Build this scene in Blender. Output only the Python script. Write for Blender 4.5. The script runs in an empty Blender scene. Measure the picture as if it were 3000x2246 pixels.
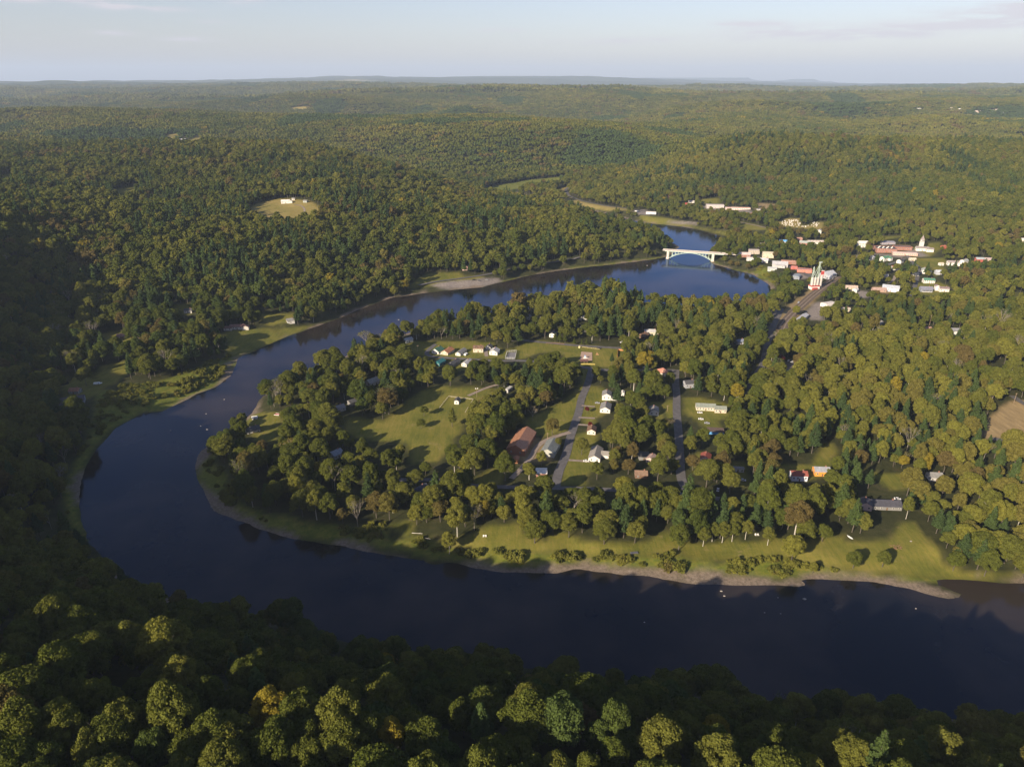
import bpy, math, random
import numpy as np
from math import radians, sin, cos, pi
R = random.Random(7)
sc = bpy.context.scene
C = sc.collection
# ---------------------------------------------------------------- camera
CAMH = 280.0
PITCH = radians(23.1)
FPX = 2079.0                       # focal length in pixels of the 3000 px wide photograph
cam_d = bpy.data.cameras.new('camera'); cam = bpy.data.objects.new('camera', cam_d); C.objects.link(cam)
cam.location = (0, 0, CAMH); cam.rotation_euler = (radians(90) - PITCH, 0, 0)
cam_d.sensor_width = 36.0; cam_d.lens = 36.0 * FPX / 3000.0
cam_d.clip_start = 1.0; cam_d.clip_end = 120000.0
sc.camera = cam
# ---------------------------------------------------------------- light
SUN_EL = radians(23.5)
SUN_AZ = math.atan2(-0.74, -0.67)    # direction towards the sun (x, y): behind the camera, left
sx, sy, sz = cos(SUN_EL) * cos(SUN_AZ), cos(SUN_EL) * sin(SUN_AZ), sin(SUN_EL)
from mathutils import Vector, Matrix
sun_d = bpy.data.lights.new('sun', 'SUN'); sun_d.energy = 5.0; sun_d.angle = radians(0.5); sun_d.color = (1.0, 0.85, 0.64)
sun = bpy.data.objects.new('sun', sun_d); C.objects.link(sun)
sun.rotation_euler = Vector((sx, sy, sz)).to_track_quat('Z', 'Y').to_euler()
sc.view_settings.view_transform = 'Standard'; sc.view_settings.look = 'None'
sc.view_settings.exposure = 1.03; sc.view_settings.gamma = 1.0
SKY = 0.076
world = bpy.data.worlds.new('World'); sc.world = world; world.use_nodes = True
def sky_nodes():
    nt = world.node_tree; N = nt.nodes; L = nt.links
    bg = N['Background']
    sky = N.new('ShaderNodeTexSky'); sky.sky_type = 'NISHITA'; sky.sun_disc = False
    sky.sun_elevation = SUN_EL; sky.sun_rotation = math.atan2(sx, sy)
    sky.altitude = 300; sky.air_density = 1.0; sky.dust_density = 1.2; sky.ozone_density = 1.2
    tc = N.new('ShaderNodeTexCoord')
    sep = N.new('ShaderNodeSeparateXYZ'); L.new(tc.outputs['Generated'], sep.inputs[0])
    def M(op, a, b=None, c=None):
        m = N.new('ShaderNodeMath'); m.operation = op
        for i, v in enumerate((a, b, c)):
            if v is None: continue
            if isinstance(v, (int, float)): m.inputs[i].default_value = v
            else: L.new(v, m.inputs[i])
        return m.outputs[0]
    az = M('ARCTAN2', sep.outputs[0], sep.outputs[1])     # 0 = straight ahead (+Y)
    el = M('ARCSINE', sep.outputs[2])
    com = N.new('ShaderNodeCombineXYZ'); L.new(M('MULTIPLY', az, 9.0), com.inputs[0]); L.new(M('MULTIPLY', el, 70.0), com.inputs[1])
    nz = N.new('ShaderNodeTexNoise'); nz.inputs['Scale'].default_value = 2.2; nz.inputs['Detail'].default_value = 5; nz.inputs['Roughness'].default_value = 0.6
    L.new(com.outputs[0], nz.inputs['Vector'])
    tot = None
    # clouds: azimuth (deg), elevation (deg), half width, half height, weight
    for a, e, w, h, k in [(-31.5,4.7,1.6,.22,.9),(-28.3,4.8,.9,.25,.6),(-26.5,4.5,.9,.2,.5),(-24.5,4.3,2.2,.12,.5),(-18.5,5.3,1.0,.35,.9),(-15.8,5.9,.6,.3,1.0),
                          (-22.3,2.55,1.2,.12,.6),(-26.8,2.8,1.0,.12,.4),(-20.6,3.6,.8,.1,.3),(-0.8,3.3,1.2,.1,.45),(16.5,3.6,1.8,.18,.5),(19.0,3.0,3.5,.35,.45),(24.5,2.7,3,.22,.5),
                          (29.5,3.2,5.0,.30,.6),(35.0,3.9,4.5,.33,.9),(8.0,2.6,5,.2,.25)]:
        da = M('DIVIDE', M('SUBTRACT', az, radians(a)), radians(w)); de = M('DIVIDE', M('SUBTRACT', el, radians(e)), radians(h))
        q = M('ADD', M('MULTIPLY', da, da), M('MULTIPLY', de, de))
        g = M('MULTIPLY', M('EXPONENT', M('MULTIPLY', q, -0.8)), k)
        tot = g if tot is None else M('ADD', tot, g)
    dens = M('MULTIPLY', tot, M('MULTIPLY_ADD', nz.outputs['Fac'], 6.0, -2.1)); 
    dn = N.new('ShaderNodeClamp'); L.new(M('MULTIPLY', dens, 1.7), dn.inputs[0]); dn.inputs[2].default_value = 0.8
    mx = N.new('ShaderNodeMix'); mx.data_type = 'RGBA'
    L.new(dn.outputs[0], mx.inputs[0]); L.new(sky.outputs[0], mx.inputs[6])
    mx.inputs[7].default_value = (CLOUD[0], CLOUD[1], CLOUD[2], 1)
    tn = N.new('ShaderNodeMix'); tn.data_type = 'RGBA'; tn.blend_type = 'MULTIPLY'; tn.inputs[0].default_value = 1; L.new(mx.outputs[2], tn.inputs[6]); tn.inputs[7].default_value = SKYTINT
    L.new(tn.outputs[2], bg.inputs['Color']); bg.inputs['Strength'].default_value = SKY
SKYTINT = (.93, .84, .92, 1)
CLOUD = (5.4, 5.5, 5.3)
sky_nodes()
cy = sc.cycles
cy.max_bounces = 4; cy.diffuse_bounces = 2; cy.glossy_bounces = 2; cy.transmission_bounces = 1; cy.volume_bounces = 0; cy.transparent_max_bounces = 4
cy.use_denoising = True; cy.caustics_reflective = False; cy.caustics_refractive = False
cy.sample_clamp_indirect = 4
# ---------------------------------------------------------------- mapping
def g(u, v, z=0.0):
    dx = u - 1500.0; dy = v - 1123.0
    a = FPX * cos(PITCH) - dy * sin(PITCH); b = -FPX * sin(PITCH) - dy * cos(PITCH)
    t = (z - CAMH) / b
    return dx * t, a * t
def proj(x, y, z):
    z = z - CAMH
    c = y * cos(PITCH) - z * sin(PITCH); up = y * sin(PITCH) + z * cos(PITCH)
    return 1500 + FPX * x / c, 1123 - FPX * up / c, c
def W(pts, z=0.0): return np.array([g(u, v, z) for u, v in pts])
def sstep(a, b, x):
    t = np.clip((x - a) / (b - a), 0, 1); return t * t * (3 - 2 * t)
def _h(ix, iy, s):
    n = (ix.astype(np.int64) * 374761393 + iy.astype(np.int64) * 668265263 + s * 1274126177) & 0xffffffff
    n = ((n ^ (n >> 13)) * 1274126177) & 0xffffffff
    return ((n ^ (n >> 16)) & 0xffff) / 65535.0
def vnoise(x, y, s=0):
    ix = np.floor(x); iy = np.floor(y); fx = x - ix; fy = y - iy
    fx = fx * fx * (3 - 2 * fx); fy = fy * fy * (3 - 2 * fy)
    return (_h(ix, iy, s) * (1 - fx) + _h(ix + 1, iy, s) * fx) * (1 - fy) + (_h(ix, iy + 1, s) * (1 - fx) + _h(ix + 1, iy + 1, s) * fx) * fy
def fbm(x, y, s=0, o=4):
    r = 0; a = .5
    for i in range(o): r = r + a * (vnoise(x, y, s + i) * 2 - 1); x = x * 2.03 + 11.3; y = y * 2.03 - 7.1; a *= .5
    return r
def inpoly(x, y, P):
    r = np.zeros(x.shape, bool); n = len(P)
    for i in range(n):
        x1, y1 = P[i]; x2, y2 = P[(i + 1) % n]
        if y1 == y2: continue
        c = ((y1 > y) != (y2 > y)) & (x < (x2 - x1) * (y - y1) / (y2 - y1) + x1); r ^= c
    return r
def pdist(x, y, P, closed=True):
    d = np.full(x.shape, 1e18); n = len(P)
    for i in range(n if closed else n - 1):
        x1, y1 = P[i]; x2, y2 = P[(i + 1) % n]
        dx = x2 - x1; dy = y2 - y1; L = dx * dx + dy * dy + 1e-9
        t = np.clip(((x - x1) * dx + (y - y1) * dy) / L, 0, 1)
        d = np.minimum(d, (x - x1 - t * dx) ** 2 + (y - y1 - t * dy) ** 2)
    return np.sqrt(d)
def sdist(x, y, P):               # negative inside
    d = pdist(x, y, P); return np.where(inpoly(x, y, P), -d, d)
# ---------------------------------------------------------------- river outline
RIV = [(3600,1715),(3000,1709),(2833,1700),(2720,1698),(2747,1713),(2842,1750),(2770,1752),(2657,1722),(2566,1702),(2453,1700),(2335,1695),(2371,1716),
 (2272,1713),(2136,1716),(2000,1706),(1883,1686),(1770,1677),(1679,1668),(1625,1679),(1552,1675),(1475,1677),(1385,1664),(1317,1645),(1267,1655),(1181,1634),
 (1090,1616),(1000,1597),(860,1577),(747,1546),(634,1497),(605,1460),(580,1407),(568,1366),(575,1339),(589,1320),(625,1296),(668,1265),(735,1215),(770,1160),
 (850,1118),(1000,1048),(1181,980),(1281,950),(1408,932),(1521,910),(1620,890),(1706,872),(1770,862),(1810,872),(1851,882),(2000,895),(2136,892),(2235,877),(2262,860),
 (2254,834),(2204,804),(2130,785),(2090,773),(2068,752),(2085,725),(2111,706),(2113,693),(2054,675),(2000,664),(1883,652),(1700,610),(1510,566),(1440,561),
 (1300,556),(1100,545),(1100,558),(1300,570),(1430,578),(1500,584),(1700,632),(1850,668),(1935,690),(1990,722),(1965,750),(1906,761),(1792,775),(1679,787),(1566,804),(1471,826),(1408,842),(1326,849),
 (1254,857),(1149,872),(1068,900),(1000,930),(906,964),(838,987),(743,1027),(697,1050),(680,1096),(634,1135),(580,1153),(480,1203),(417,1212),(340,1253),
 (281,1316),(249,1370),(231,1452),(238,1515),(262,1590),(330,1670),(453,1740),(634,1790),(770,1815),(883,1830),(1000,1880),(1158,1915),(1294,1935),(1421,1950),
 (1589,1960),(1806,1985),(2000,2015),(2317,2060),(2724,2095),(3000,2140),(3600,2230)]
RP = W(RIV)
POND = W([(135,1120),(165,1108),(200,1110),(190,1135),(160,1150),(140,1160),(120,1150)], 3.0)
CREEK = W([(2935,888),(3010,893),(3010,905),(2935,899)], 4.0)
# ---------------------------------------------------------------- land form: control heights
CP = []
def cp(u, v, z): x, y = g(u, v, z); CP.append((x, y, z))
def cw(x, y, z): CP.append((x, y, z))
for u, v in [(700,1400),(1100,1250),(1400,1050),(1000,1130),(1500,1350),(1900,1250),(1750,1100),(2000,970),(1300,1550),(1700,1620),(2200,1350),(2300,1620),(2800,1640),(2600,1450),(2100,1150),(1700,930),(2350,1000)]: cp(u, v, 5)
for u, v, z in [(2950,1400,8),(2900,1230,9),(2600,1200,8),(2700,1000,9),(2990,1000,12),(2500,900,9),(2330,850,9),(2250,760,10),(2400,720,13),(2600,730,18),(2700,800,14),(2850,800,16),
                (2990,720,26),(2800,700,24),(3200,1500,12),(3300,1100,20),(3300,800,30)]: cp(u, v, z)
# near wooded slope behind the near bank
for x, y, z in [(330,235,8),(230,238,8),(120,240,8),(0,262,8),(-90,285,9),(-200,330,10),
                (330,195,52),(230,198,54),(120,205,56),(0,222,56),(-90,240,50),(-200,275,44),(330,150,72),(230,150,76),(120,160,76),(0,175,78),(-90,195,74),(-200,225,70),
                (420,60,112),(230,75,100),(120,90,96),(0,105,96),(-90,120,96),(-200,150,103),
                (250,-20,116),(100,0,110),(0,10,112),(-100,20,120),(-220,40,131),(-360,60,150),(0,-120,130),(-200,-120,145),(-400,-100,170),(300,-150,140),(700,-150,150),(700,60,120),(650,220,20),
                (-330,200,118),(-290,300,46),(-370,330,76),(-480,180,149),(-600,100,180),(-700,300,180),(-420,420,36),(-390,500,14),(-560,450,91),(-800,0,200),(-700,-300,190),(200,-380,140),
                (-380,600,9),(-470,640,12),(-560,620,46),(-430,720,9),(-520,730,18),(-640,640,98),(-700,790,116),(-730,920,108),(-585,930,32),(-555,810,20),(-515,700,15),(-820,520,150),(-760,740,112),(-1000,700,150),(-1100,300,190),(-900,900,118),(-1250,1150,110)]: cw(x, y, z)
# outer bank foot and the wooded hill beyond it
for u, v, z in [(560,940,14),(700,930,12),(870,900,12),(950,860,14),(1150,800,14),(1350,770,13),(1600,740,14),(1800,715,14),(1920,690,10)]: cp(u, v, z)
for u, v, z in [(200,880,30),(100,930,28),(0,960,40),(60,690,84),(200,700,72),(300,780,44),(500,820,34),(700,780,44),(900,740,42),(1150,690,42),(1400,660,36),(1650,640,24),(1850,640,10)]: cp(u, v, z)
for u, v, z in [(0,560,92),(200,560,82),(350,570,74),(845,612,66),(700,560,74),(560,650,62),(1000,560,78),(1100,610,62),(1250,620,40),(1450,610,22),(1650,600,10),(400,500,92),(850,500,86)]: cp(u, v, z)
for u, v, z in [(0,470,96),(150,432,94),(400,432,96),(700,434,98),(1000,452,94),(1130,482,84),(1230,514,62),(1330,560,22)]: cp(u, v, z)
# upstream valley and the ridges behind
for u, v, z in [(1400,580,4),(1600,560,4),(1500,520,5),(1700,540,5),(1850,590,5),(1950,610,8),(2050,650,6),(1300,560,6)]: cp(u, v, z)
for x, y, z in [(-450,2450,15),(-900,2500,40),(-260,2040,12),(-420,2090,22),(-130,1990,5),(-250,2300,5),(-1300,2600,42),(-1900,2700,56),(0,2330,6),(100,2230,6),(420,2260,18)]: cw(x, y, z)
for u, v, z in [(1200,500,20),(1400,500,16),(1600,495,18),(1800,470,40)]: cp(u, v, z)
for u, v, z in [(600,364,108),(900,370,110),(1200,378,110),(1450,390,106),(1700,404,96),(1900,398,88)]: cp(u, v, z)
for u, v, z in [(2000,560,24),(2150,585,14),(2300,590,18),(2350,650,22),(2500,620,28),(2700,600,34),(2950,600,40),(2100,520,38),(2400,510,50),(2800,510,58),(1850,520,20),(1950,500,30)]: cp(u, v, z)
for u, v, z in [(1850,490,40),(1950,462,62),(2100,444,98),(2350,436,106),(2650,434,106),(2950,438,104),(3400,440,95)]: cp(u, v, z)
for x, y, z in [(900,2800,38),(1300,2800,42),(2000,2800,48),(700,4200,26),(0,4200,10),(-800,4300,12),(-1800,4500,36),(0,4800,34),(-900,4900,40),(900,4800,50),(1800,3600,92)]: cw(x, y, z)
for u, v, z in [(0,340,122),(300,335,125),(520,340,118),(540,405,92),(250,380,108),(0,400,104),(900,340,112),(1500,355,108),(2100,350,112),(2700,350,112)]: cp(u, v, z)
for u, v, z in [(300,308,96),(700,300,100),(1000,298,150),(1400,290,152),(1700,296,148),(2200,304,140),(2600,310,136),(2950,312,140),(1400,325,120),(2000,325,118)]: cp(u, v, z)
for x, y, z in [(-3500,6500,100),(-2000,7500,110),(0,8500,135),(3000,8500,130),(6000,9000,140),(-7000,9000,170),(-3000,11000,205),(0,13000,165),(5000,13000,165),
                (-9000,14000,225),(-4000,16000,225),(0,18000,215),(6000,18000,190),(12000,16000,185),(-14000,22000,240),(-5000,24000,430),(2000,26000,450),(-10000,26000,330),(8000,28000,330),(14000,30000,240),(9000,26000,205),(18000,25000,190),
                (-22000,36000,260),(-12000,36000,300),(0,38000,260),(12000,38000,210),(26000,38000,170),(-5000,4500,95),(6000,4500,110)]: cw(x, y, z)
CP = np.array(CP)
def warp(x, y): return x / (np.maximum(y, -650) + 900.0), np.log((np.maximum(y, -650) + 900.0) / 900.0)
_a, _b = warp(CP[:, 0], CP[:, 1])
def _k(r2): return -np.sqrt(r2 + 0.0006)
_K = _k((_a[:, None] - _a) ** 2 + (_b[:, None] - _b) ** 2)
_n = len(CP); _M = np.zeros((_n + 1, _n + 1)); _M[:_n, :_n] = _K + np.eye(_n) * 0.0012; _M[_n, :_n] = _M[:_n, _n] = 1
_sol = np.linalg.solve(_M, np.append(CP[:, 2], 0.0)); _w = _sol[:_n]; _Z0 = _sol[_n]
def base(x, y):
    a, b = warp(x, y); out = np.empty(x.shape)
    for i in range(0, x.size, 60000):
        s = slice(i, i + 60000)
        out[s] = _k((a[s, None] - _a) ** 2 + (b[s, None] - _b) ** 2) @ _w
    return out + _Z0
# the smooth land form and the distance to the river are tabulated once, then read by interpolation
def bil(G, fi, fj):
    fi = np.clip(fi, 0, G.shape[0] - 1.001); fj = np.clip(fj, 0, G.shape[1] - 1.001); i = fi.astype(int); j = fj.astype(int); a = fi - i; b = fj - j
    return (G[i, j] * (1 - a) + G[i + 1, j] * a) * (1 - b) + (G[i, j + 1] * (1 - a) + G[i + 1, j + 1] * a) * b
_A0, _A1, _B0, _B1, _NA, _NB = -3.2, 3.2, -1.3, 4.2, 520, 560
_ga, _gb = np.meshgrid(np.linspace(_A0, _A1, _NA), np.linspace(_B0, _B1, _NB), indexing='ij'); _GB = np.empty(_NA * _NB)
for _i in range(0, _GB.size, 60000):
    _s = slice(_i, _i + 60000); _GB[_s] = _k((_ga.ravel()[_s, None] - _a) ** 2 + (_gb.ravel()[_s, None] - _b) ** 2) @ _w
_GB = (_GB + _Z0).reshape(_NA, _NB)
_g1 = np.exp(-.5 * (np.arange(-9, 10) / 1.9) ** 2); _g1 /= _g1.sum(); _BL = np.apply_along_axis(lambda q: np.convolve(np.pad(q, 9, 'edge'), _g1, 'valid'), 0, _GB); _BL = np.apply_along_axis(lambda q: np.convolve(np.pad(q, 9, 'edge'), _g1, 'valid'), 1, _BL)
_wy = sstep(1150, 1750, np.exp(np.linspace(_B0, _B1, _NB)) * 900 - 900)[None, :]; _GB = _GB * (1 - _wy) + _BL * _wy
def base(x, y):
    a, b = warp(x, y); return bil(_GB, (a - _A0) / (_A1 - _A0) * (_NA - 1), (b - _B0) / (_B1 - _B0) * (_NB - 1))
_RX, _RY = np.meshgrid(np.arange(-1300, 1700, 4.0), np.arange(80, 2300, 4.0), indexing='ij')
_RD = sdist(_RX.ravel(), _RY.ravel(), RP).reshape(_RX.shape)
def rdist(x, y):
    o = (x < -1296) | (x > 1690) | (y < 84) | (y > 2290); return np.where(o, 500.0, bil(_RD, (x + 1300) / 4, (y - 80) / 4))
def mount(x, y):                  # blue mountains at the end of the view
    az = np.degrees(np.arctan2(x, y)); r = np.hypot(x, y); z = 0
    for a, h, w in [(-8,120,2.2),(-5,190,1.0),(-2.5,240,1.3),(0,260,.9),(2.5,300,1.4),(5.2,290,1.2),(8.3,400,1.7),(11.4,620,1.6),(14.0,640,1.4),(15.7,480,1.6),(20.5,260,2.6),(-13,120,3)]:
        z = z + h * np.exp(-((az - a) / w) ** 2) * 1.0
    return z * sstep(39000, 43000, r) * (1 - sstep(47000, 50000, r)) * (1 + .35 * fbm(az * 1.6, r / 3000., 90, 4))
def T(x, y):
    x = np.atleast_1d(np.asarray(x, float)).ravel(); y = np.atleast_1d(np.asarray(y, float)).ravel()
    z = base(x, y)
    z = np.maximum(z, 3.5)
    r = np.hypot(x, y)
    hill = sstep(12, 45, z)
    z = z + hill * (fbm(x / 330., y / 330., 3, 4) * 6 + fbm(x / 60., y / 60., 8, 2) * 1.5)
    z = z + sstep(3500, 9000, r) * (fbm(x / 2600., y / 1500., 21, 5) * 105) + sstep(2600, 4500, r) * fbm(x / 900., y / 700., 31, 4) * 14
    z = z + sstep(2900, 4200, r) * (1 - sstep(9000, 14000, r)) * (np.abs(fbm(x / 2100., y / 1000., 41, 3)) * -130 + 30)
    z = z + fbm(x / 35., y / 35., 5, 2) * 0.5 * (1 - hill)
    z = z + mount(x, y) - r * r / 12.742e6 * sstep(1500, 4000, r)      # the earth's curve
    m = y < 2700
    d = rdist(x, y)
    for P in (POND, CREEK):
        q = m & (np.abs(x - P[:, 0].mean()) < 200) & (np.abs(y - P[:, 1].mean()) < 200)
        if q.any():
            dd = sdist(x[q], y[q], P); z[q] = np.where(dd < 6, np.minimum(z[q], np.clip(dd * .3 - .1, -1, 3)), z[q])
    dn = d + fbm(x / 14., y / 14., 44, 3) * 7.0 * np.clip(np.abs(d) / 6, 0.25, 1)
    bank = np.where(dn < 0, np.clip(dn * 0.1, -2, 0), np.where(dn < 5, dn * 0.11, 0.55 + (dn - 5) * 0.22))
    bank = np.where(dn > 20, 3.85 + (dn - 20) * 0.85, bank)
    return np.minimum(z, bank)
def T1(x, y): return float(T(x, y)[0])
def at(u, v, dz=0.0):
    """the first point of the land met along one line of sight"""
    lo = g(u, v, 240.0 - max(0, (v - 700) / 1500 * 90)); ex = g(u, v, -1.0)
    n = 260; k = np.linspace(0, 1, n) ** 1.0
    zs = (240.0 - max(0, (v - 700) / 1500 * 90)) * (1 - k) - 1.0 * k
    for _ in range(2):
        xs, ys = zip(*[g(u, v, q) for q in zs]); xs = np.array(xs); ys = np.array(ys)
        okk = ys < 60000; t = T(xs, ys) + dz; hit = np.where(t >= zs)[0]; i = hit[0] if len(hit) else n - 1; i = max(i, 1)
        zs = np.linspace(zs[i - 1], zs[i], 12); n = 12
    z = zs[-1] if i >= len(t) else zs.mean() if False else t[min(i, len(t) - 1)]
    x, y = xs[min(i, len(xs) - 1)], ys[min(i, len(ys) - 1)]; return float(x), float(y), T1(x, y)
def LP(pts):                      # polygon traced on the land
    return np.array([at(u, v)[:2] for u, v in pts])
def farfield(x, y): return (vnoise(x / 85. + 7, y / 300., 300) > .955) & (y > 2950)
# ---------------------------------------------------------------- helpers for objects
def tag(o, label=None, cat=None, group=None, kind=None):
    if label: o['label'] = label
    if cat: o['category'] = cat
    if group: o['group'] = group
    if kind: o['kind'] = kind
    return o
def empty(name, loc, rz=0.0):
    o = bpy.data.objects.new(name, None); C.objects.link(o); o.location = loc; o.rotation_euler = (0, 0, rz); o.empty_display_size = 0.5
    return o
def mesh_np(name, v, f, mats, mi=None, smooth=False):
    me = bpy.data.meshes.new(name); v = np.asarray(v, np.float32)
    if isinstance(f, np.ndarray):
        n, k = f.shape; me.vertices.add(len(v)); me.vertices.foreach_set('co', v.ravel())
        me.loops.add(n * k); me.loops.foreach_set('vertex_index', f.ravel().astype(np.int32))
        me.polygons.add(n); me.polygons.foreach_set('loop_start', np.arange(0, n * k, k, dtype=np.int32))
        me.polygons.foreach_set('loop_total', np.full(n, k, np.int32))
    else:
        me.from_pydata([tuple(map(float, p)) for p in v], [], f)
    for m in mats: me.materials.append(m)
    if mi is not None: me.polygons.foreach_set('material_index', np.asarray(mi, np.int32))
    if smooth: me.polygons.foreach_set('use_smooth', np.ones(len(me.polygons), bool))
    me.update(calc_edges=True); return me
class MB:
    def __init__(s): s.v = []; s.f = []; s.mi = []
    def add(s, vs, fs, m=0):
        b = len(s.v); s.v += [tuple(p) for p in vs]; s.f += [tuple(b + i for i in f) for f in fs]; s.mi += [m] * len(fs)
    def box(s, x0, x1, y0, y1, z0, z1, m=0):
        s.add([(x0,y0,z0),(x1,y0,z0),(x1,y1,z0),(x0,y1,z0),(x0,y0,z1),(x1,y0,z1),(x1,y1,z1),(x0,y1,z1)],
              [(0,3,2,1),(4,5,6,7),(0,1,5,4),(1,2,6,5),(2,3,7,6),(3,0,4,7)], m)
    def tube(s, p, q, r0, r1=None, n=6, m=0, cap=True):
        r1 = r0 if r1 is None else r1; p = Vector(p); q = Vector(q); d = (q - p)
        if d.length < 1e-6: return
        d.normalize(); a = d.orthogonal().normalized(); b = d.cross(a); vs = []
        for c, r in ((p, r0), (q, r1)):
            for i in range(n):
                t = 2 * pi * i / n; vs.append(c + a * cos(t) * r + b * sin(t) * r)
        fs = [(i, (i + 1) % n, n + (i + 1) % n, n + i) for i in range(n)]
        if cap: fs += [tuple(range(n - 1, -1, -1)), tuple(range(n, 2 * n))]
        s.add(vs, fs, m)
    def bar(s, p, q, w, h, m=0):
        p = Vector(p); q = Vector(q); d = (q - p).normalized(); a = d.cross(Vector((0, 0, 1)))
        if a.length < 1e-3: a = Vector((1, 0, 0))
        a.normalize(); b = a.cross(d); vs = []
        for c in (p, q):
            for i, j in ((-1,-1),(1,-1),(1,1),(-1,1)): vs.append(c + a * i * w / 2 + b * j * h / 2)
        s.add(vs, [(3,2,1,0),(4,5,6,7),(0,1,5,4),(1,2,6,5),(2,3,7,6),(3,0,4,7)], m)
    def build(s, name, mats, parent=None, smooth=False):
        if not isinstance(mats, (list, tuple)): mats = [mats]
        me = mesh_np(name, s.v, s.f, mats, s.mi, smooth)
        o = bpy.data.objects.new(name, me); C.objects.link(o)
        if parent: o.parent = parent
        return o
# ---------------------------------------------------------------- materials
def newmat(name):
    m = bpy.data.materials.new(name); m.use_nodes = True; nt = m.node_tree; b = nt.nodes['Principled BSDF']; return m, nt, b
_mc = {}
def plain(col, rough=0.85, var=0.25, scale=0.6, metal=0.0, spec=0.3, name='surface', bump=0.0):
    key = (col, rough, var, scale, metal, name)
    if key in _mc: return _mc[key]
    m, nt, b = newmat(name); N = nt.nodes; L = nt.links
    b.inputs['Roughness'].default_value = rough; b.inputs['Metallic'].default_value = metal; b.inputs['Specular IOR Level'].default_value = spec
    tc = N.new('ShaderNodeTexCoord'); nz = N.new('ShaderNodeTexNoise'); nz.inputs['Scale'].default_value = scale; nz.inputs['Detail'].default_value = 5; nz.inputs['Roughness'].default_value = .65
    L.new(tc.outputs['Object'], nz.inputs['Vector'])
    r = N.new('ShaderNodeValToRGB'); L.new(nz.outputs['Fac'], r.inputs[0])
    r.color_ramp.elements[0].position = 0.3; r.color_ramp.elements[1].position = 0.7
    r.color_ramp.elements[0].color = tuple(c * (1 - var) for c in col) + (1,); r.color_ramp.elements[1].color = tuple(min(1, c * (1 + var * .6)) for c in col) + (1,)
    L.new(r.outputs[0], b.inputs['Base Color']); _mc[key] = m; return m
def roofmat(col, kind='shingle'):
    key = ('roof', col, kind)
    if key in _mc: return _mc[key]
    m, nt, b = newmat(kind + ' roof'); N = nt.nodes; L = nt.links
    b.inputs['Roughness'].default_value = .8 if kind == 'shingle' else .5; b.inputs['Specular IOR Level'].default_value = .25
    tc = N.new('ShaderNodeTexCoord'); wv = N.new('ShaderNodeTexWave'); wv.inputs['Scale'].default_value = 1.3 if kind == 'shingle' else .8
    wv.bands_direction = 'Y' if kind == 'shingle' else 'X'; wv.inputs['Distortion'].default_value = .6; L.new(tc.outputs['Object'], wv.inputs[0])
    nz = N.new('ShaderNodeTexNoise'); nz.inputs['Scale'].default_value = .7; nz.inputs['Detail'].default_value = 6; L.new(tc.outputs['Object'], nz.inputs['Vector'])
    mm = N.new('ShaderNodeMath'); mm.operation = 'MULTIPLY_ADD'; L.new(wv.outputs['Fac'], mm.inputs[0]); mm.inputs[1].default_value = .25; L.new(nz.outputs['Fac'], mm.inputs[2])
    r = N.new('ShaderNodeValToRGB'); L.new(mm.outputs[0], r.inputs[0]); r.color_ramp.elements[0].position = .3; r.color_ramp.elements[1].position = .95
    r.color_ramp.elements[0].color = tuple(c * .65 for c in col) + (1,); r.color_ramp.elements[1].color = tuple(min(1, c * 1.3) for c in col) + (1,)
    L.new(r.outputs[0], b.inputs['Base Color']); _mc[key] = m; return m
def foliage_mat(name, attr_type):
    m = bpy.data.materials.new(name); m.use_nodes = True; nt = m.node_tree; N = nt.nodes; L = nt.links; N.clear()
    out = N.new('ShaderNodeOutputMaterial')
    at_ = N.new('ShaderNodeAttribute'); at_.attribute_type = attr_type; at_.attribute_name = 'tint'
    r = N.new('ShaderNodeValToRGB'); L.new(at_.outputs['Fac'], r.inputs[0]); cr = r.color_ramp
    cols = RAMP
    while len(cr.elements) < len(cols): cr.elements.new(0.5)
    for e, (p, c) in zip(cr.elements, cols): e.position = p; e.color = c + (1,)
    tc = N.new('ShaderNodeTexCoord'); nz = N.new('ShaderNodeTexNoise'); nz.inputs['Scale'].default_value = 0.45; nz.inputs['Detail'].default_value = 5; nz.inputs['Roughness'].default_value = .7
    L.new(tc.outputs['Object'], nz.inputs['Vector'])
    mr = N.new('ShaderNodeMapRange'); mr.inputs[1].default_value = .3; mr.inputs[2].default_value = .7; mr.inputs[3].default_value = .62; mr.inputs[4].default_value = 1.4; L.new(nz.outputs['Fac'], mr.inputs[0])
    mx = N.new('ShaderNodeVectorMath'); mx.operation = 'SCALE'; L.new(r.outputs[0], mx.inputs[0]); L.new(mr.outputs[0], mx.inputs['Scale'])
    d = N.new('ShaderNodeBsdfDiffuse'); t = N.new('ShaderNodeBsdfTranslucent'); L.new(mx.outputs[0], d.inputs[0])
    m2 = N.new('ShaderNodeMix'); m2.data_type = 'RGBA'; m2.blend_type = 'MULTIPLY'; m2.inputs[0].default_value = 1; L.new(mx.outputs[0], m2.inputs[6]); m2.inputs[7].default_value = (1.1, 1.25, .5, 1)
    L.new(m2.outputs[2], t.inputs[0])
    ms = N.new('ShaderNodeMixShader'); ms.inputs[0].default_value = .22; L.new(d.outputs[0], ms.inputs[1]); L.new(t.outputs[0], ms.inputs[2])
    L.new(ms.outputs[0], out.inputs[0]); return m
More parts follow.
